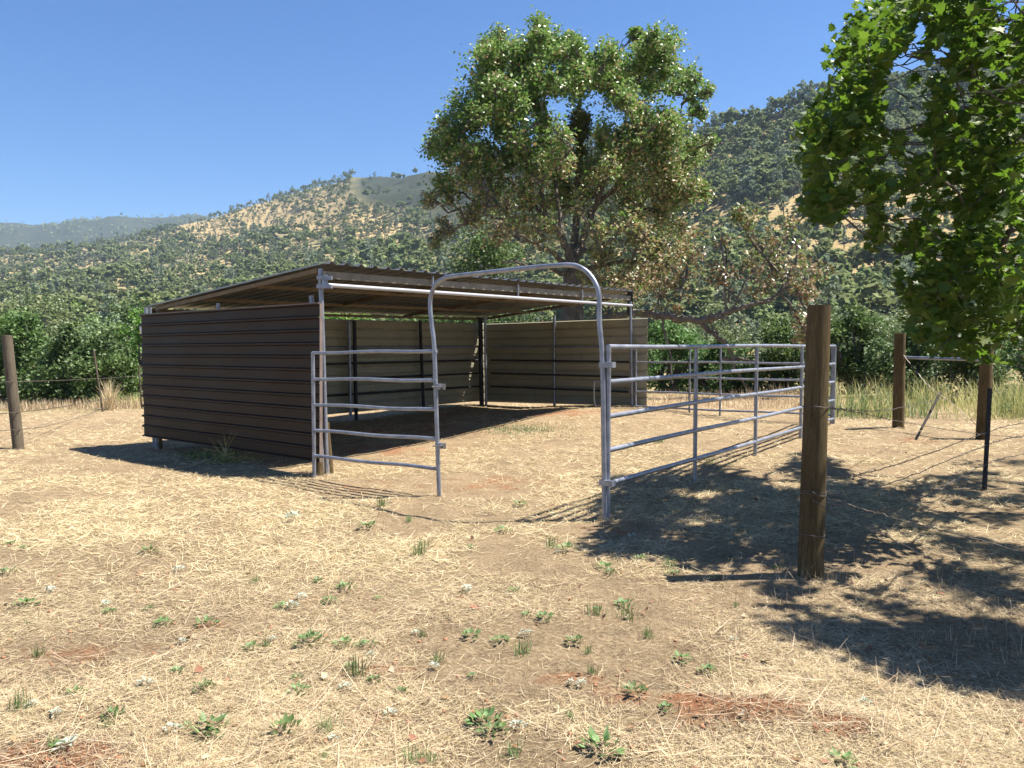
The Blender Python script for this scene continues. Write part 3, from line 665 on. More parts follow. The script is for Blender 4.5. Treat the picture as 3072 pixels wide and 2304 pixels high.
for (bx, by, br_, dens) in blobs:
    u, v = z5(bx, by)
    halfw = 4.2 * math.sqrt(max(.08, 1 - ((u - 1715) / 470) ** 2)) * (.55 + .45 * sst(60, 300, np.float64(v)))
    for k in range(2):
        dd = DT + rng.uniform(-1, 1) * halfw * .75
        for q_ in range(3):
            a_ = rng.uniform(0, 6.283); o_r = rng.uniform(.3, .85) * br_ / ZS
            cent.append(P(u + math.cos(a_) * o_r, v + math.sin(a_) * o_r, dd + rng.normal() * .25)); rad_.append(br_ / ZS / F * dd * rng.uniform(.3, .8)); per.append(310 * (dens + .12) * rng.uniform(.5, 1.5) * (br_ / 90) ** 1.7); lowf.append(v)
cent = np.array(cent); oakroot = P(1714, 1150, DT); oakroot[2] = float(hillz(oakroot[0], oakroot[1])); 
oak = empty('oak_tree', tuple(oakroot), 'large spreading oak with green top and browning lower leaves behind the shelter', 'tree')
f0 = P(1716, 800, DT); tr_ = [oakroot - [0, 0, .3], oakroot * .6 + f0 * .4, P(1720, 860, DT), f0]
mb = MB(); mb.tube(smooth_path(tr_, 4), [.34 - .08 * i / 12 for i in range(13)], 14)
limbs = [[(1716, 800, 0, .22), (1690, 720, -.3, .17), (1640, 650, -.5, .13), (1560, 575, -.6, .10), (1500, 520, -.8, .07), (1440, 500, -1., .05)],
    [(1716, 800, 0, .24), (1745, 730, .2, .2), (1775, 640, .2, .16), (1800, 605, .4, .12), (1870, 560, .5, .08), (1960, 500, .6, .05)],
    [(1718, 810, 0, .22), (1722, 700, .5, .19), (1735, 560, .6, .16), (1738, 420, .5, .12), (1740, 300, .4, .07), (1742, 200, .4, .04)],
    [(1712, 810, 0, .15), (1660, 760, -1.2, .11), (1600, 730, -1.8, .08), (1530, 680, -2.2, .06), (1450, 640, -2.4, .04)],
    [(1730, 760, 0, .14), (1830, 720, .8, .1), (1900, 660, 1.2, .08), (1980, 630, 1.5, .06), (2060, 700, 1.8, .03)],
    [(1640, 650, -.5, .1), (1600, 480, -.3, .08), (1560, 340, 0, .06), (1520, 200, .2, .03)],
    [(1690, 720, -.3, .12), (1660, 500, .4, .09), (1640, 340, .5, .06), (1620, 160, .5, .03)],
    [(1775, 640, .2, .12), (1860, 430, -.3, .08), (1900, 280, -.5, .06), (1960, 150, -.5, .03)],
    [(1800, 605, .4, .08), (1980, 420, .5, .05), (2060, 300, .6, .03)],
    [(1716, 830, 0, .13), (1650, 805, -1, .09), (1570, 795, -1.6, .06), (1500, 780, -2, .03)],
    [(1725, 820, 0, .14), (1820, 790, -1, .1), (1900, 780, -1.4, .08), (1960, 790, -1.6, .06), (2040, 810, -1.8, .035)]]
ends = []
for lb in limbs:
    pp = smooth_path([P(u, v, DT + dd) for u, v, dd, r_ in lb], 5); rr = np.interp(np.linspace(0, len(lb) - 1, len(pp)), range(len(lb)), [x[3] for x in lb]) * .58
    pp = [p + rng.normal(size=3) * .03 for p in pp]; mb.tube(pp, [float(x) for x in rr], 8); ends += [p for p in pp[4:]]
# twigs: nearest limb point to clusters
E = np.array(ends); nodes = list(E)
order = np.argsort([np.min(np.linalg.norm(E - c, axis=1)) for c in cent])
for ci in order:
    c = cent[ci]; A = np.array(nodes); sc_ = np.linalg.norm(A - c, axis=1) + 1.0 * np.maximum(0, A[:, 2] - c[2]); a = A[int(np.argmin(sc_))]
    L = np.linalg.norm(c - a); ns = max(3, int(L / .4)); pp = [a * (1 - k / ns) + c * k / ns + (rng.normal(size=3) * .07 if 0 < k < ns else 0) for k in range(ns + 1)]
    mb.tube(pp, [.045 * (1 - .7 * k / ns) for k in range(ns + 1)], 5); nodes += pp[1:]
    for _ in range(4):
        q = c + rng.normal(size=3) * rad_[ci] * .55; b0 = pp[rng.integers(ns // 2, ns + 1)]; mid = (q + b0) / 2 + rng.normal(size=3) * .08
        mb.tube([b0, mid, q], [.018, .012, .005], 4)
# long bare low limb over the right wall
low = [(1722, 985, 0, .17), (1800, 960, -1.2, .15), (1895, 940, -2, .14), (1990, 944, -2.6, .135), (2095, 962, -3, .12), (2170, 940, -3.2, .10), (2230, 920, -3.4, .08), (2290, 905, -3.5, .06), (2340, 880, -3.5, .04), (2375, 862, -3.5, .015)]
pp = smooth_path([P(u, v, DT + dd) for u, v, dd, r_ in low], 5); rr = np.interp(np.linspace(0, len(low) - 1, len(pp)), range(len(low)), [x[3] for x in low]) * .7
lowmb = MB(); lowmb.tube([p + rng.normal(size=3) * .02 for p in pp], [float(x) for x in rr], 9)
for tw in [[(2095, 962, -3, .07), (2150, 1010, -3.1, .055), (2185, 1040, -3.1, .045), (2210, 1120, -3.1, .035), (2260, 1180, -3, .02)], [(2100, 962, -3, .07), (2150, 948, -3.2, .05), (2185, 960, -3.3, .02)], [(2290, 905, -3.5, .05), (2320, 900, -3.6, .02)],
        [(1985, 950, -2.6, .03), (1992, 990, -2.6, .03), (2010, 1060, -2.6, .022), (2015, 1150, -2.5, .02)], [(2125, 965, -3, .025), (2150, 1000, -3.1, .02), (2155, 1030, -3.1, .01)], [(2170, 1075, -3, .06), (2230, 1078, -3, .04), (2290, 1090, -3, .02)],
        [(2180, 930, -3.2, .03), (2170, 800, -3.2, .03), (2172, 700, -3.1, .015)], [(2330, 885, -3.5, .04), (2385, 790, -3.4, .03), (2380, 700, -3.2, .015)], [(2200, 925, -3.3, .03), (2240, 840, -3.4, .025), (2300, 780, -3.3, .012)],
        [(1830, 960, -1.4, .03), (1800, 890, -1.4, .03), (1770, 850, -1.3, .02)], [(1900, 940, -2, .025), (1880, 870, -2, .02), (1860, 830, -2, .01)], [(2345, 880, -3.5, .03), (2400, 960, -3.4, .02), (2420, 1020, -3.4, .01)]]:
    pp2 = smooth_path([P(u, v, DT + dd) for u, v, dd, r_ in tw], 5); rr = np.interp(np.linspace(0, len(tw) - 1, len(pp2)), range(len(tw)), [x[3] for x in tw])
    lowmb.tube([p + rng.normal(size=3) * .02 for p in pp2], [float(x) for x in rr], 6)
lc = []; lr = []; lp = []; lw = []
for (u, v, r_, n_, gmix) in [(2230, 660, 42, 330, 1), (2200, 640, 25, 120, 1), (2290, 760, 60, 300, .55), (2380, 790, 70, 430, .5), (2330, 700, 50, 220, .7), (2440, 800, 50, 240, .5), (2140, 760, 60, 170, .3), (2060, 830, 70, 320, .25), (1980, 860, 70, 380, .25), (1920, 820, 60, 320, .3),
        (2180, 860, 60, 200, .2), (2290, 860, 60, 230, .3), (2400, 880, 55, 320, .2), (2415, 1000, 45, 230, .15), (2000, 920, 50, 120, .1), (2080, 740, 60, 200, .3), (1860, 880, 70, 420, .3), (2420, 940, 40, 160, .15), (2170, 720, 40, 80, .3)]:
    dd = DT - 2.8 + rng.uniform(-.7, .7); lc.append(P(u, v, dd)); lr.append(r_ / F * dd); lp.append(n_ * .8); lw.append(gmix)
    a = pp[int(np.argmin([np.linalg.norm(q - lc[-1]) for q in pp]))]
    for _ in range(5):
        q = lc[-1] + rng.normal(size=3) * lr[-1] * .5; lowmb.tube([a * .5 + lc[-1] * .5 + rng.normal(size=3) * .1, (a * .2 + lc[-1] * .8), q], [.02, .014, .005], 4)
mb.build('trunk', M_BARK, oak); lowmb.build('limb', M_BARK, oak)['label'] = 'long bare low limb reaching right past the beige wall'
pos = clustered(cent, np.array(rad_) * 1.1, per, shell=.05, spread=.44, flat=1.2); lv = np.repeat(lowf, [int(p) for p in per])
nL = len(pos); hgt = pos[:, 2]; rnd = rng.random(nL); bump_ = 1.6 * fbm(pos[:, 0], pos[:, 2], 1.6, 2, 8)
lowness = 1 - sst(4.0, 7.8, hgt + bump_)
midx = np.where(rnd < .05 + .36 * lowness, 2, np.where(rnd < .17 + .66 * lowness, 1, 0))
leaves_obj('crown', OAK_T, OAK_F, pos, rotmats(nL, .35), rng.uniform(.06, .135, nL), [M_OAKG, M_OAKO, M_OAKB], midx, oak)
pos = clustered(np.array(lc), lr, lp); wv = np.repeat(lw, [int(p) for p in lp]); n_ = len(pos); rnd = rng.random(n_)
midx = np.where(rnd < wv * .55, 0, np.where(rnd < .35 + wv * .45, 1, 2)); leaves_obj('foliage', OAK_T, OAK_F, pos, rotmats(n_, .3), rng.uniform(.08, .14, n_), [M_OAKG, M_OAKO, M_OAKB], midx, oak)
mc = [P(1736, 370, DT - 1), P(1742, 400, DT - .8), P(1745, 350, DT - .8), P(1735, 455, DT - .7)]; pos = clustered(mc, [.33, .28, .22, .2], [1500, 1000, 500, 500], shell=.1)
mo = leaves_obj('mistletoe', OAK_T, OAK_F, pos, rotmats(len(pos), 0), rng.uniform(.05, .09, len(pos)), [M_MIST]); setp(mo, 'dark round clump of mistletoe hanging in the middle of the oak crown', 'mistletoe')

# --- broad-leaved tree at the right, partly out of frame
def inpoly(u, v, poly):
    poly = np.array(poly, float); r = np.zeros(np.shape(u), bool); j = len(poly) - 1
    for i in range(len(poly)):
        xi, yi = poly[i]; xj, yj = poly[j]; c_ = ((yi > v) != (yj > v)) & (u < (xj - xi) * (v - yi) / (yj - yi + 1e-9) + xi); r ^= c_; j = i
    return r
z6 = lambda L: [(2000 + a / 1.6586, b / 1.6586) for a, b in L]
CAN = z6([(930, -200), (900, 60), (850, 160), (800, 250), (790, 340), (830, 420), (740, 480), (690, 570), (620, 640), (600, 700), (640, 820), (700, 850), (730, 790), (700, 880), (660, 1040), (720, 1110), (850, 1110), (900, 1040), (1000, 900), (990, 1060), (980, 1170), (1010, 1250), (1110, 1240), (1180, 1290), (1150, 1430), (1190, 1560), (1150, 1640),
    (1260, 1700), (1400, 1780), (1560, 1800), (2300, 1850), (6000, 1600), (6000, -3000), (900, -3000)])
HOLES = [z6([(1330, 1040), (1460, 1030), (1440, 1180), (1340, 1200)]), z6([(1060, 560), (1260, 540), (1230, 620), (1080, 640)]), z6([(820, 860), (900, 860), (880, 930), (820, 930)])]
SHD = [(1790, 1600), (1830, 1520), (1990, 1450), (2120, 1425), (2250, 1470), (2330, 1500), (2420, 1500), (2330, 1440), (2400, 1390), (2560, 1470), (2700, 1480), (2840, 1450), (2900, 1420), (3072, 1400), (3800, 1380), (5000, 1500), (5000, 2600), (3500, 2500), (3072, 2230), (2850, 2130), (2640, 1990), (2500, 1950), (2420, 1890), (2360, 1820), (2200, 1690), (2000, 1690), (1880, 1660)]
cands = []; tries = 0; nin = nout = 0
treex, treey = 8.2, 8.0
while (nin < 420 or nout < 520) and tries < 150000:
    tries += 1
    if nin < 420 and (tries % 2 or nout >= 520): p = P(rng.uniform(2340, 3120), rng.uniform(-90, 1110), rng.uniform(5.6, 10.5))
    else:
        q = P(rng.uniform(1800, 4600), rng.uniform(1380, 2400), 1.0); q = np.array([0, 0, CAMZ]) + (q - [0, 0, CAMZ]) * (CAMZ / (CAMZ - q[2])); p = q + SUN * (rng.uniform(1.8, 7.5) / SUN[2])
    # crown ellipsoid-ish
    if ((p[0] - 6.6) / 5.0) ** 2 + ((p[1] - 7.4) / 4.6) ** 2 + ((p[2] - 4.2) / 4.4) ** 2 > 1.5: continue
    u, v, d = proj(p)
    if u < 3072 + 60 and v > -80 and not inpoly(u - 14, v, CAN): continue
    if u < 3072 + 60 and v > -80 and not inpoly(u, v + 12, CAN): continue
    if any(inpoly(u, v, h_) for h_ in HOLES): continue
    if d < 3.6: continue
    q = p - SUN * (p[2] / SUN[2]); us, vs, ds = proj(q)
    if q[1] > 1.0 and us < 3300 and not (inpoly(us, vs, SHD) or (u < 2620 and 1800 < us < 2300 and 1440 < vs < 1700)): continue
    if cands and np.min(np.linalg.norm(np.array(cands[-500:]) - p, axis=1)) < .22: continue
    if u < 3120 and v > -90:
        if nin >= 420 or (u > 2650 and fbm(u, v, 110, 2, 15) < -.16): continue
        nin += 1
    else:
        if nout >= 520 or (vs > 1400 and us < 3300 and fbm(us, vs, 150, 3, 27) < -.10): continue
        nout += 1
    cands.append(p)
cands = np.array(cands)
syc = empty('broadleaf_tree', (treex, treey, gz((treex, treey))), 'leafy bright green tree with lobed leaves hanging into the right side of the photo', 'tree')
mb = MB(); g0 = gz((treex, treey)); trk = [(treex, treey, g0 - .2), (treex - .05, treey, 1.2), (treex - .15, treey + .05, 2.2), (treex - .2, treey, 3.2), (treex - .2, treey - .1, 4.6), (treex - .1, treey - .1, 6.2)]
trr = [.24, .20, .17, .14, .09, .04]; mb.tube(smooth_path(trk, 4), list(np.interp(np.linspace(0, 5, 21), range(6), trr)), 12)
branch_net([np.array(p) for p in trk], trr, list(cands), .005, mb, 5, .4, 6, .07)
mb.build('trunk', M_BARK, syc)
pl = []; 
for c in cands:
    u, v, d = proj(c); n_ = int(rng.integers(34, 60)); R_ = rng.uniform(.14, .30) 
    dv = rng.normal(size=(n_, 3)); dv /= np.linalg.norm(dv, axis=1)[:, None]; pl.append(c + dv * (R_ * rng.random(n_) ** .5)[:, None])
pos = np.concatenate(pl); U_, V_, D_ = proj(pos); jit = rng.normal(size=len(pos)) * 9
okl = (U_ > 3090) | (V_ < -60) | (inpoly(U_ + jit, V_ + jit, CAN) & ((fbm(U_, V_, 70, 3, 19) > np.where(V_ < 520, -.16, -.28)) | (U_ < 2620)))
for h_ in HOLES: okl &= ~inpoly(U_, V_, h_)
pos = pos[okl]; nL = len(pos)
leaves_obj('crown', MAP_T, MAP_F, pos, rotmats(nL, .7), rng.uniform(.045, .105, nL), [M_SYC], None, syc)
print('broadleaf clusters', len(cands), 'leaves', nL)

# --- shrubs and small trees along the creek
def bush(name, label, cat, u, vtop, d, wpx, m, leaf, n_, grp=None, hbase=None, lumps=14, T=OAK_T, TFc=OAK_F):
    vtop = vtop - (32 if 1950 < u and d < 25 else 18); n_ = int(n_ * 1.5); leaf *= .82; top = P(u, vtop, d); bx, by = top[0], top[1]; g = float(hillz(bx, by)) if hbase is None else hbase; H = top[2] - g; Wd = wpx / F * d / 2
    root = empty(name, (bx, by, g), label, cat, grp)
    c = []; r_ = []; pr_ = []
    for k in range(lumps):
        a = rng.uniform(0, 2 * math.pi); q = rng.random() ** .5; hh = rng.uniform(.12, .86)
        wd = Wd * (1.0 if hh < .45 else math.sqrt(max(.05, 1 - ((hh - .45) / .55) ** 2)))
        c.append([bx + math.cos(a) * q * wd * .8, by + math.sin(a) * q * wd * .6, g + hh * H]); rr_ = min(H, Wd * 1.3) * rng.uniform(.20, .34); r_.append(rr_); pr_.append(n_ / lumps)
    c.append([bx, by, g + H * .84]); r_.append(H * .16); pr_.append(n_ / lumps)
    c = np.array(c); mb = MB()
    for k in range(len(c)):
        b0 = np.array([bx + rng.normal() * Wd * .12, by + rng.normal() * .2, g - .1]); mid = (b0 + c[k]) / 2 + rng.normal(size=3) * .15
        mb.tube([b0, mid, c[k]], [.05, .035, .012], 5)
    mb.build('stems', M_BARK, root)
    pos = clustered(c, r_, pr_, shell=.45); pos[:, 2] = np.maximum(pos[:, 2], g + .03)
    leaves_obj('foliage', T, TFc, pos, rotmats(len(pos), .4), rng.uniform(leaf * .7, leaf * 1.25, len(pos)), [m], None, root)
    return root
BG = 'shrubs lining the creek behind the field'
bs = [('bramble_bush', 'dark glossy green bramble behind the grey leaning post', 40, 950, 22, 330, M_BUSH, .14, 5200),
    ('bramble_bush', 'broad glossy bramble mound in the middle of the left bushes', 215, 1000, 21, 320, M_BUSHD, .14, 5200),
    ('bramble_bush', 'low green bramble mound at the edge of the dry field on the left', 330, 1085, 20.6, 230, M_BUSH, .12, 3500),
    ('willow_bush', 'tall pale green feathery bush rising over the left brambles', 130, 860, 27, 300, M_BUSH2, .13, 5200),
    ('willow_bush', 'pale olive bush between the left brambles and the brown wall', 300, 950, 25, 240, M_BUSH2, .12, 3800),
    ('leafy_bush', 'bright yellow-green bush just left of the brown wall', 270, 925, 29, 140, M_BUSH3, .14, 2200),
    ('leafy_bush', 'bright green bush touching the left edge of the brown wall', 415, 950, 23, 170, M_BUSH3, .12, 3200),
    ('willow_bush', 'grey green bush behind the back left corner of the shelter', 395, 880, 30, 190, M_BUSHD, .14, 3000),
    ('bramble_bush', 'green bush at the left margin of the photo', -90, 960, 24, 300, M_BUSH, .14, 3500),
    ('bramble_bush', 'green bush seen through the gap under the roof at left', 700, 930, 26, 330, M_BUSH, .14, 2600),
    ('bramble_bush', 'green bush seen over the back wall near its middle', 1000, 925, 26, 330, M_BUSH3, .14, 2600),
    ('bramble_bush', 'green bush seen over the back wall near the corner', 1290, 915, 26, 330, M_BUSH, .14, 3000),
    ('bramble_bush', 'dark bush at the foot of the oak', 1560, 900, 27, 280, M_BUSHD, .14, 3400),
    ('bramble_bush', 'leafy bramble just right of the beige wall', 2010, 985, 22.5, 230, M_BUSH, .12, 4200),
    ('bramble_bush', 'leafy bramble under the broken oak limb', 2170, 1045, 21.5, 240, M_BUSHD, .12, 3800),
    ('bramble_bush', 'bramble behind the far pen rails left of the tall brown post', 2340, 1000, 21, 260, M_BUSH, .12, 4200),
    ('bramble_bush', 'tall leafy bramble right of the tall brown post', 2560, 945, 20, 260, M_BUSH, .12, 5200),
    ('bramble_bush', 'leafy bramble behind the pipe brace between the two far posts', 2720, 1010, 18.5, 260, M_BUSHD, .11, 4600),
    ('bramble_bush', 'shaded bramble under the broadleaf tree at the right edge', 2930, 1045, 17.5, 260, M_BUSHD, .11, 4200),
    ('bramble_bush', 'bramble at the right margin of the photo', 3120, 1000, 18, 260, M_BUSH, .11, 3000),
    ('willow_bush', 'wide grey-green bush beyond the brambles right of the beige wall', 2120, 915, 33, 320, M_BUSH2, .15, 4200),
    ('willow_bush', 'soft green bush beyond the brambles behind the tall brown post', 2420, 905, 35, 340, M_BUSH2, .15, 4200),
    ('willow_bush', 'soft olive bush beyond the brambles at far right', 2720, 930, 33, 320, M_BUSH2, .15, 3600),
    ('willow_bush', 'olive bush beyond the pipe brace at the right edge', 2980, 930, 30, 300, M_BUSH2, .14, 3000),
    ('dark_pine', 'dark green drooping tree left of the oak trunk over the roof', 1450, 640, 31, 280, M_BUSH, .17, 5200)]
for (nm, lab, u, v, d, wpx, m, lf, n_) in bs:
    cat = 'tree' if nm == 'dark_pine' else 'bush'; nm = 'dark_tree' if nm == 'dark_pine' else nm
    bush(nm, lab, cat, u, v, d, wpx, m, lf, n_, BG if cat == 'bush' else None, lumps=18)

# --- hillside trees
def hill_oak(seed, n_=620, leaf=.68):
    r = np.random.default_rng(seed); lumps = 11; c = []; rd = []
    for k in range(lumps):
        a = r.uniform(0, 6.283); q = r.random() ** .5 * .34; c.append([math.cos(a) * q, math.sin(a) * q, r.uniform(.42, .82)]); rd.append(r.uniform(.12, .2))
    pos = clustered(np.array(c), rd, [n_ / lumps] * lumps, r, .5, .8)
    V, Fs = scatter(QUAD_T, QUAD_F, pos, rotmats(len(pos), .4, r), r.uniform(.7, 1.3, len(pos)) * leaf / 8)
    me = mesh_np('hill_oak_crown', V, [Fs]); me.materials.append(M_HOAK); mb = MB(); mb.tube([(0, 0, -.08), (.01, 0, .2), (.02, .01, .5)], [.03, .024, .014], 5)
    for k in range(4): mb.tube([(.01, 0, .2 + .04 * k), ((c[k][0]) * .6, c[k][1] * .6, .42), c[k]], [.016, .012, .006], 4)
    t_ = bpy.data.meshes.new('hill_oak_trunk'); t_.from_pydata(mb.v, [], mb.f); t_.materials.append(M_HBARK); return me, t_
def hill_pine(seed, n_=520, leaf=.5):
    r = np.random.default_rng(seed); lumps = 12; c = []; rd = []
    for k in range(lumps):
        h = .30 + .64 * (k + .5) / lumps; wd = .20 * (1 - (max(0, h - .45) / .6) ** 1.5) * r.uniform(.5, 1.2); a = r.uniform(0, 6.283); c.append([math.cos(a) * wd, math.sin(a) * wd, h]); rd.append(r.uniform(.07, .13))
    pos = clustered(np.array(c), rd, [n_ / lumps] * lumps, r, .3, .9)
    V, Fs = scatter(QUAD_T, QUAD_F, pos, rotmats(len(pos), .1, r), np.stack([r.uniform(.7, 1.2, len(pos)), r.uniform(.4, .8, len(pos)), np.ones(len(pos))], 1) * leaf / 8)
    me = mesh_np('hill_pine_crown', V, [Fs]); me.materials.append(M_HPINE); mb = MB(); mb.tube([(0, 0, -.08), (.01, 0, .4), (.0, .01, .9)], [.022, .016, .005], 5)
    for k in range(5): mb.tube([(0, 0, c[k * 2][2] - .08), c[k * 2]], [.008, .004], 3)
    t_ = bpy.data.meshes.new('hill_pine_trunk'); t_.from_pydata(mb.v, [], mb.f); t_.materials.append(M_HBARK); return me, t_
OAKS = [hill_oak(100 + i) for i in range(6)]; PINES = [hill_pine(200 + i) for i in range(5)]
o = leaves_obj('ridge_trees', QUAD_T, QUAD_F, RIDGE_POS, rotmats(len(RIDGE_POS), .2), rng.uniform(2.5, 6, len(RIDGE_POS)), [M_HOAK]); setp(o, 'tiny dark trees dotted over the farthest ridge', 'trees', None, 'stuff')
# candidates: march over screen columns and distances
sites = []
cell = {}
r_ = np.random.default_rng(77); tries = 0
NC = 80000
uu = r_.uniform(-250, 3350, NC); tt_ = r_.random(NC)
r0s = np.interp(uu, HU, HR0); rrs = np.interp(uu, HU, HR); pws = np.interp(uu, HU, HP); vrs = np.interp(uu, HU, HV); vbs = HOR + 7.5 * F / r0s
vv = vrs + (1110 - vrs) * tt_ ** 1.0
fr = np.clip((vv - vbs) / (vrs - vbs), 0, 1) ** (1 / pws); dd_ = r0s + (rrs - r0s) * fr
X = (uu - CX) / F * dd_; Y = dd_; Z = hillz(X, Y); U2, V2, D2, TAN, CHAP = screen_masks(X, Y, Z)
clump = fbm(X, Y, 45, 3, 60)
for i in range(NC):
    pine = r_.random() < (.28 + .25 * TAN[i] + .15 * (uu[i] < 1500) * (vv[i] < 760))
    h = 1.15 * r_.uniform(4.5, 10.5) if not pine else 1.1 * r_.uniform(5.5, 12.5)
    if uu[i] < 1500: h *= (.85 if vv[i] < 720 else 1.15) - .3 * TAN[i] * (vv[i] < 740)
    hp = F * h / D2[i]; acc = 1.0
    if CHAP[i] > .35 and r_.random() < .97: continue
    sep = .46 + (.42 if uu[i] > 1500 else .15) * TAN[i] * (clump[i] < .15) + (.22 * (vv[i] > 420) * (clump[i] < .2) if uu[i] > 1850 else .08)
    if clump[i] > .2: sep *= .8
    sep *= r_.uniform(.7, 1.3); sx, sy = hp * sep * .9, hp * sep * .50
    gx_, gy_ = int(uu[i] // 60), int(vv[i] // 60); ok = True
    for a in (-1, 0, 1):
        for b2 in (-1, 0, 1):
            for (pu, pv) in cell.get((gx_ + a, gy_ + b2), ()):
                if ((pu - U2[i]) / sx) ** 2 + ((pv - V2[i]) / sy) ** 2 < 1: ok = False; break
            if not ok: break
        if not ok: break
    if not ok: continue
    cell.setdefault((gx_, gy_), []).append((U2[i], V2[i])); sites.append((X[i], Y[i], Z[i], h, pine, hp, U2[i], V2[i]))
# skyline trees
for (u, top_v, h) in [(2100, 330, 9), (2135, 318, 10), (2190, 300, 9), (2245, 335, 7), (2300, 322, 8), (2370, 300, 10), (2395, 262, 11), (2415, 290, 10), (2440, 270, 10), (1425, 450, 8), (640, 640, 9), (700, 640, 8)]:
    d = float(np.interp(u, HU, HR)) - 2; x = (u - CX) / F * d; sites.append((x, d, float(hillz(x, d)), h, True, F * h / d, u, top_v + 40))
sites.sort(key=lambda s: -s[5]); print('hill sites', len(sites))
rest_o = []; rest_p = []; cnt = {True: 0, False: 0}
for (x, y, z, h, pine, hp, u, v) in sites:
    vis = -20 < u < 3092 and not (440 < u < 1900 and v > 960)
    hid = (u > 2600 and 120 < v < 1000 and r_.random() < .0)
    if cnt[pine] < 260 and vis:
        cnt[pine] += 1; cm, tm = (PINES if pine else OAKS)[r_.integers(0, 5)]
        side = 'right' if u > 1900 else ('left' if u < 900 else 'middle')
        if pine: root = empty('pine_tree', (x, y, z), f'grey-green pine standing on the {side} part of the hillside', 'tree', f'grey pines on the {side} of the hill')
        else: root = empty('hillside_oak', (x, y, z), f'small rounded green oak growing on the {side} part of the hillside', 'tree', f'small oaks on the {side} of the hill')
        wsc = h * r_.uniform(.9, 1.25); root.rotation_euler = (0, 0, r_.uniform(0, 6.28)); root.scale = (wsc, wsc, h)
        for nm, me in (('crown', cm), ('trunk', tm)):
            o = bpy.data.objects.new(nm, me); COL.objects.link(o); o.parent = root
    else: (rest_p if pine else rest_o).append((x, y, z, h))
def merged(name, lst, protos, m, kind_label):
    Vs = []; Fs = []; nb = 0; r = np.random.default_rng(5)
    for (x, y, z, h) in lst:
        cm, tm = protos[r.integers(0, len(protos))]
        for me in (cm,):
            n_ = len(me.vertices); a = np.empty(n_ * 3, np.float32); me.vertices.foreach_get('co', a); a = a.reshape(-1, 4, 3)
            dd2 = math.hypot(x, y); keep = r.random(len(a)) < (.9 if dd2 < 450 else .42); q = a[keep]; grow = 1.0 if dd2 < 450 else 1.5
            c = q.mean(1, keepdims=True); q = c + (q - c) * grow
            an_ = r.uniform(0, 6.28); cs, sn = math.cos(an_), math.sin(an_); wsc = h * r.uniform(.9, 1.25)
            X_ = (q[..., 0] * cs - q[..., 1] * sn) * wsc + x; Y_ = (q[..., 0] * sn + q[..., 1] * cs) * wsc + y; Z_ = q[..., 2] * h + z
            vv_ = np.stack([X_, Y_, Z_], -1).reshape(-1, 3); Vs.append(vv_); k = len(vv_) // 4; Fs.append(np.arange(k * 4).reshape(-1, 4) + nb); nb += len(vv_)
    me = mesh_np(name, np.concatenate(Vs), [np.concatenate(Fs)]); o = link(name, me, m); setp(o, kind_label, 'trees', None, 'stuff'); print(name, len(lst), len(me.polygons)); return o
if rest_o: merged('distant_oaks', rest_o, OAKS, M_HOAK, 'mass of small green oaks covering the distant slopes')
if rest_p: merged('distant_pines', rest_p, PINES, M_HPINE, 'mass of grey-green pines covering the distant slopes')

# ------------------------------------------------------------------ straw, grass, weeds
def strip(nseg, bend):
    V = []; 
    for i in range(nseg + 1):
        t_ = i / nseg; w_ = (.5 if i < nseg else .12); V += [(t_, w_ * (1 - .3 * t_), bend * t_ * t_), (t_, -w_ * (1 - .3 * t_), bend * t_ * t_)]
    return V, [(2 * i, 2 * i + 1, 2 * i + 3, 2 * i + 2) for i in range(nseg)]
def lying(n_, smax, azi=None, azs=None):
    a = rng.uniform(0, 2 * math.pi, n_) if azi is None else rng.normal(azi, azs, n_); el = rng.normal(0, smax, n_); el = np.abs(el) * .9
    x = np.stack([np.cos(a) * np.cos(el), np.sin(a) * np.cos(el), np.sin(el)], 1); up = np.tile([0, 0, 1.0], (n_, 1)) + rng.normal(size=(n_, 3)) * .35
    y = np.cross(up, x); y /= np.linalg.norm(y, axis=1)[:, None]; z = np.cross(x, y); return np.stack([x, y, z], 2)
def sample_ground(n_, vmin, vmax, umin=-150, umax=3220, power=1.0):
    """even in depth-weighted screen space"""
    u = rng.uniform(umin, umax, n_); v = vmin + (vmax - vmin) * rng.random(n_) ** power
    d = CAMZ * F / (v - HOR); x = (u - CX) / F * d; y = d; return x, y
def straw_set(name, n_, vmin, vmax, lmin, lmax, wmm, m, label, smax=.12, power=1.0, avoid=.55, lift=.006):
    x, y = sample_ground(n_, vmin, vmax, power=power); dens = fbm(x, y, .8, 3, 70) * 1.3 + np.where(y < 7, .35 * sst(.3, -1.2, x) - .22, 0); s_ = soil_at(x, y)
    vq = HOR + CAMZ * F / y; fade = sst(vmin - 5, vmin + 25, vq) * sst(vmax, vmax - (vmax - vmin) * .45, vq) if vmax < 2000 else sst(vmin, vmin + 160, vq)
    keep = rng.random(n_) < np.clip(.72 + dens * 1.3 - avoid * s_ * 2.4, .04, 1) * fade; x = x[keep]; y = y[keep]; k = len(x)
    z = hillz(x, y) + rng.random(k) * lift + .002; pos = np.stack([x, y, z], 1); L = rng.uniform(lmin, lmax, k) * (1 + .0 * y); wd = wmm * rng.uniform(.7, 1.3, k) * (1 + .10 * np.maximum(0, y - 4))
    T, TF = strip(3, .12); az = 2.0 * fbm(x, y, 2.0, 2, 90); R_ = lying(k, smax)
    o = leaves_obj(name, T, TF, pos, R_, np.stack([L, wd, L], 1), [m], None); setp(o, label, 'grass', None, 'stuff'); return o
straw_set('straw_litter', 200000, 1500, 2420, .025, .085, .0016, M_STRAW, 'pale dry straw lying loose over the whole foreground', .10, .8)
straw_set('old_straw', 80000, 1450, 2420, .02, .08, .0024, M_STRAWD, 'darker old straw bits pressed flat into the soil', .07, .8, .3)
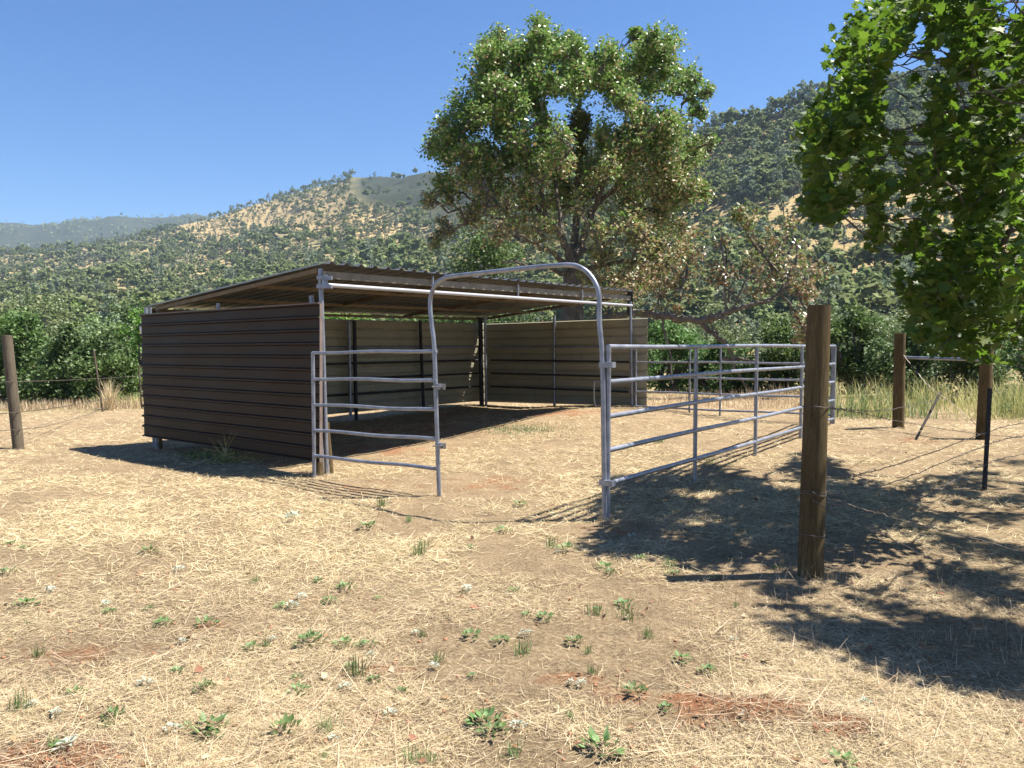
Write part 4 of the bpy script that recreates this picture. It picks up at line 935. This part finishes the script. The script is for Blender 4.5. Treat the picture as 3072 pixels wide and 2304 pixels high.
straw_set('field_straw', 190000, 1215, 1800, .04, .13, .0026, M_STRAW, 'dry flattened straw across the middle of the field', .14, 1.0)
straw_set('long_straw', 3600, 1420, 2400, .12, .36, .0024, M_STRAW, 'long loose straw stalks lying across the foreground', .09, .8, .3, .015)
# upright stalks
def stalks(name, xs, ys, hmin, hmax, wmm, m, label, bendv=.35, lean=.35, cat='grass'):
    k = len(xs); z = hillz(xs, ys) - .01; T, TF = strip(4, bendv); a = rng.uniform(0, 6.283, k); el = np.clip(rng.normal(math.pi / 2, lean, k), .35, 2.8)
    x = np.stack([np.cos(a) * np.cos(el), np.sin(a) * np.cos(el), np.sin(el)], 1); y = np.stack([-np.sin(a), np.cos(a), 0 * a], 1); zz = np.cross(x, y)
    L = rng.uniform(hmin, hmax, k); R_ = np.stack([x, y, zz], 2); o = leaves_obj(name, T, TF, np.stack([xs, ys, z], 1), R_, np.stack([L, wmm * rng.uniform(.7, 1.3, k), L], 1), [m], None)
    setp(o, label, cat, None, 'stuff'); return o
x, y = sample_ground(16000, 1300, 2350); k_ = fbm(x, y, .9, 3, 33) > .18; stalks('short_dry_grass', x[k_], y[k_], .03, .11, .0022, M_STRAW, 'short tufts of upright dry grass over the foreground', .3, .6)
def band(n_, u0, u1, v0, v1, d0=None, d1=None):
    u = rng.uniform(u0, u1, n_); d = rng.uniform(d0, d1, n_); return (u - CX) / F * d, d
x, y = band(9500, 2420, 3400, 0, 0, 13.4, 17.5); k_ = fbm(x, y, 1.3, 3, 44) > rng.uniform(-.4, .5, len(x)); x = x[k_]; y = y[k_]; stalks('yellow_green_grass', x, y, .12, .72, .009, M_YGRASS, 'tall yellow-green grass behind the right-hand fence posts', .5, .5)
x, y = band(5000, 2420, 3400, 0, 0, 13.8, 17.5); k_ = fbm(x, y, 1.1, 3, 48) > .0; stalks('green_grass', x[k_], y[k_], .15, .6, .009, M_WEED, 'greener grass mixed into the tall grass on the right', .5, .5)
x, y = band(3800, 1930, 2520, 0, 0, 15.6, 19.5); k_ = fbm(x, y, 1.5, 3, 46) > rng.uniform(-.5, .4, len(x)); x = x[k_]; y = y[k_]; stalks('tall_dry_grass', x, y, .08, .34, .008, M_STRAW, 'dry grass behind the far pen panel under the brambles', .4, .5)
x, y = band(4500, -100, 440, 0, 0, 18.8, 20.8); stalks('field_edge_grass', x, y, .06, .30, .009, M_STRAW, 'dry grass fringe along the left wire fence', .4, .5)
x, y = band(260, 312, 338, 0, 0, 18.3, 18.8); stalks('straw_tuft', x, y, .25, .75, .009, M_STRAW, 'tall pale straw tuft beside the thin left fence post', .3, .25)
x, y = band(900, 250, 440, 0, 0, 19.6, 20.8); stalks('brush_grass', x, y, .1, .4, .009, M_YGRASS, 'low tangled brush beside the brown wall end', .5, .6)
# low green patch inside the pen
c_ = [G(1560 + rng.normal() * 70, 1290 + rng.normal() * 8) for _ in range(1500)]; c_ = np.array(c_); stalks('green_patch', c_[:, 0], c_[:, 1], .02, .06, .008, M_BUSH2, 'low green patch of grass on the pen floor', .3, .7)
# long dry plant by brown wall
def bigweed(u, v, label, n1=46, Lm=.55):
    p = G(u, v); root = empty('dry_weed', (p[0], p[1], gz(p)), label, 'weed'); mb = MB()
    for k in range(n1):
        a = rng.uniform(0, 6.283); el = rng.uniform(.1, 1.35); L = rng.uniform(.15, Lm); d0 = np.array([math.cos(a) * math.cos(el), math.sin(a) * math.cos(el), math.sin(el)]); b0 = np.array([p[0] + rng.normal() * .1, p[1] + rng.normal() * .05, gz(p)])
        mb.tube([b0, b0 + d0 * L * .5 + [0, 0, .02], b0 + d0 * L + [0, 0, -.12 * L]], [.0045, .004, .002], 4)
    mb.build('stems', M_YGRASS, root); k = 60; pos = np.array([p[0], p[1], gz(p) + .07]) + rng.normal(size=(k, 3)) * [.14, .07, .04]
    leaves_obj('leaves', OAK_T, OAK_F, pos, rotmats(k, .4), rng.uniform(.04, .08, k), [M_WEED], None, root)
bigweed(678, 1390, 'bushy dry weed with long pale stems at the foot of the brown wall'); bigweed(590, 1378, 'small dry weed left of the bushy one by the brown wall', 14, .3)
# small weeds in the foreground
def weedmesh(kind, seed):
    r = np.random.default_rng(seed)
    if kind == 'green':
        k = 26; a = r.uniform(0, 6.283, k); q = r.random(k) ** .6; el = r.uniform(.15, 1.0, k)
        pos = np.stack([np.cos(a) * q * .07, np.sin(a) * q * .07, .012 + .03 * (1 - q)], 1)
        x_ = np.stack([np.cos(a) * np.cos(el), np.sin(a) * np.cos(el), np.sin(el)], 1); y_ = np.stack([-np.sin(a), np.cos(a), 0 * a], 1); R_ = np.stack([x_, y_, np.cross(x_, y_)], 2)
        V, Fs = scatter(OAK_T, OAK_F, pos, R_, np.stack([r.uniform(.03, .07, k), r.uniform(.025, .055, k), r.uniform(.03, .06, k)], 1)); m = M_WEED
    elif kind == 'grass':
        k = 46; a = r.uniform(0, 6.283, k); el = r.uniform(.5, 1.4, k); pos = np.stack([r.normal(size=k) * .03, r.normal(size=k) * .03, np.zeros(k)], 1)
        x_ = np.stack([np.cos(a) * np.cos(el), np.sin(a) * np.cos(el), np.sin(el)], 1); y_ = np.stack([-np.sin(a), np.cos(a), 0 * a], 1); R_ = np.stack([x_, y_, np.cross(x_, y_)], 2)
        T, TF = strip(3, .3); L = r.uniform(.05, .12, k); V, Fs = scatter(T, TF, pos, R_, np.stack([L, np.full(k, .004), L], 1)); m = M_WEED
    else:
        k = 22; a = r.uniform(0, 6.283, k); el = r.uniform(-.1, .8, k); q = r.random(k)
        pos = np.stack([np.cos(a) * q * .05, np.sin(a) * q * .035, .02 + .03 * (1 - q)], 1)
        x_ = np.stack([np.cos(a) * np.cos(el), np.sin(a) * np.cos(el), np.sin(el)], 1); y_ = np.stack([-np.sin(a), np.cos(a), 0 * a], 1); R_ = np.stack([x_, y_, np.cross(x_, y_)], 2)
        V, Fs = scatter(OAK_T, OAK_F, pos, R_, np.stack([r.uniform(.025, .05, k), r.uniform(.02, .04, k), r.uniform(.06, .1, k)], 1)); m = M_PALE
    me = mesh_np(kind + '_weed', V, [Fs]); me.materials.append(m); return me
WM = {k: [weedmesh(k, 300 + i) for i in range(3)] for k in ('green', 'grass', 'pale')}
near = lambda u, v: ('far ' if v < 1650 else ('near ' if v > 2050 else '')) + ('left' if u < 1000 else ('right' if u > 1700 else 'middle'))
for (k, u, v, s) in [('green', 20, 1724, 1.2), ('green', 75, 1819, 1.3), ('pale', 149, 1781, 1.2), ('green', 447, 1659, 1.1), ('pale', 881, 1564, 2.2), ('green', 1105, 1581, 1.4), ('green', 1037, 1768, 1.2), ('pale', 1400, 1778, 1.3), ('pale', 905, 1798, 1.1), ('pale', 875, 1825, 1.2),
        ('green', 488, 1880, 1.1), ('green', 620, 1880, 1.2), ('green', 753, 1947, .9), ('green', 929, 1934, 1.6), ('green', 1031, 1934, 1.1), ('grass', 1065, 2022, 1.7), ('green', 610, 2070, 1.0), ('green', 895, 2070, 1.0), ('green', 631, 2185, 1.4), ('green', 854, 2205, 1.3), ('grass', 976, 2192, 1.2),
        ('green', 1458, 2171, 1.4), ('green', 339, 2151, .9), ('grass', 1146, 1520, 1.5), ('grass', 1261, 1663, 1.5), ('green', 1410, 1920, 1.1), ('pale', 1302, 2005, .9), ('pale', 515, 2192, 1.0), ('pale', 203, 2270, 1.2), ('green', 1812, 1710, 1.2), ('grass', 2010, 1704, 1.3), ('grass', 1787, 1847, 1.4),
        ('grass', 1886, 1859, 1.6), ('green', 2122, 2020, .9), ('green', 1911, 2095, 1.1), ('green', 1805, 2250, 1.6), ('green', 1874, 1822, 1.2), ('pale', 2593, 2120, .9), ('green', 2531, 2293, 1.0), ('grass', 1942, 1915, 1.1), ('pale', 1718, 2061, .8), ('pale', 1746, 2064, .8), ('green', 1725, 1933, 1.1),
        ('grass', 1570, 1965, 1.4), ('green', 1630, 1865, 1.1), ('grass', 1650, 1650, 1.4), ('green', 1700, 1660, 1.2), ('green', 1500, 1930, 1.0), ('green', 1480, 2200, 1.2), ('grass', 60, 2130, 1.5), ('green', 1560, 1520, 1.2), ('grass', 1980, 1330, 2.0), ('grass', 2130, 1390, 1.6), ('pale', 1900, 1620, 1.1)] + [(('green', 'grass', 'green', 'pale')[i % 4], float(rng.uniform(0, 2400)), float(1560 + 720 * rng.random()), float(rng.uniform(.5, 1.1))) for i in range(70)]:
    p = G(u, v); o = bpy.data.objects.new({'green': 'green_weed', 'grass': 'grass_tuft', 'pale': 'woolly_weed'}[k], WM[k][rng.integers(0, 3)]); COL.objects.link(o)
    o.location = (p[0], p[1], gz(p) + .002); o.rotation_euler = (0, 0, rng.uniform(0, 6.28)); s *= .58 + .1 * (v < 1700); o.scale = (s, s, s)
    desc = {'green': 'small leafy green weed', 'grass': 'small green grass tuft', 'pale': 'pale woolly grey-white weed'}[k]
    pl_ = near(u, v); setp(o, f'{desc} on the dry ground, {pl_} of the foreground', 'weed', f'{desc}s {pl_}')
# fallen leaves
k = 260; x, y = sample_ground(k, 1300, 2380); x = np.where(rng.random(k) < .5, x, np.abs(x) + .5); pos = np.stack([x, y, hillz(x, y) + .015], 1)
o = leaves_obj('fallen_leaves', MAP_T, MAP_F, pos, rotmats(k, 1.0), rng.uniform(.018, .04, k), [M_OAKB, m_flat('red_leaf', (.20, .09, .05), .8), m_flat('tan_leaf', (.36, .28, .18), .8)], rng.integers(0, 3, k)); setp(o, 'small curled dead leaves scattered on the ground', 'leaves', None, 'stuff')
# clods and pebbles
k = 1500; x, y = sample_ground(k, 1450, 2400); kk = rng.random(k) < np.clip(.12 + soil_at(x, y) * 1.3, 0, 1); x = x[kk]; y = y[kk]; k = len(x)
OCT = [(1, 0, 0), (0, 1, .1), (-1, .1, 0), (.1, -1, 0), (0, 0, .8), (0, 0, -.6)]; OF = [(0, 1, 4), (1, 2, 4), (2, 3, 4), (3, 0, 4), (1, 0, 5), (2, 1, 5), (3, 2, 5), (0, 3, 5)]
o = leaves_obj('soil_clods', OCT, OF, np.stack([x, y, hillz(x, y) + .003], 1), rotmats(k, .2), rng.uniform(.004, .017, k), [m_flat('clod', (.30, .14, .075), .95)]); setp(o, 'small red-brown clods of soil on the bare patches', 'soil', None, 'stuff')
# grass growing round the foot of each wooden post and upright
xs = []; ys = []
for (u, v, n_, s_) in [(2430, 1738, 60, .13), (2695, 1277, 50, .16), (2948, 1305, 50, .16), (56, 1341, 60, .18), (1814, 1572, 24, .08), (1318, 1494, 20, .08), (950, 1433, 30, .12), (2092, 1441, 24, .1), (2276, 1359, 30, .12), (2403, 1313, 80, .25), (1900, 1215, 60, .3), (1700, 1210, 60, .6), (455, 1365, 40, .2)]:
    p = G(u, v); xs += list(p[0] + rng.normal(size=n_) * s_); ys += list(p[1] + rng.normal(size=n_) * s_ * .8)
stalks('post_grass', np.array(xs), np.array(ys), .04, .16, .0035, M_STRAW, 'dry grass tufts round the feet of the posts', .4, .6)
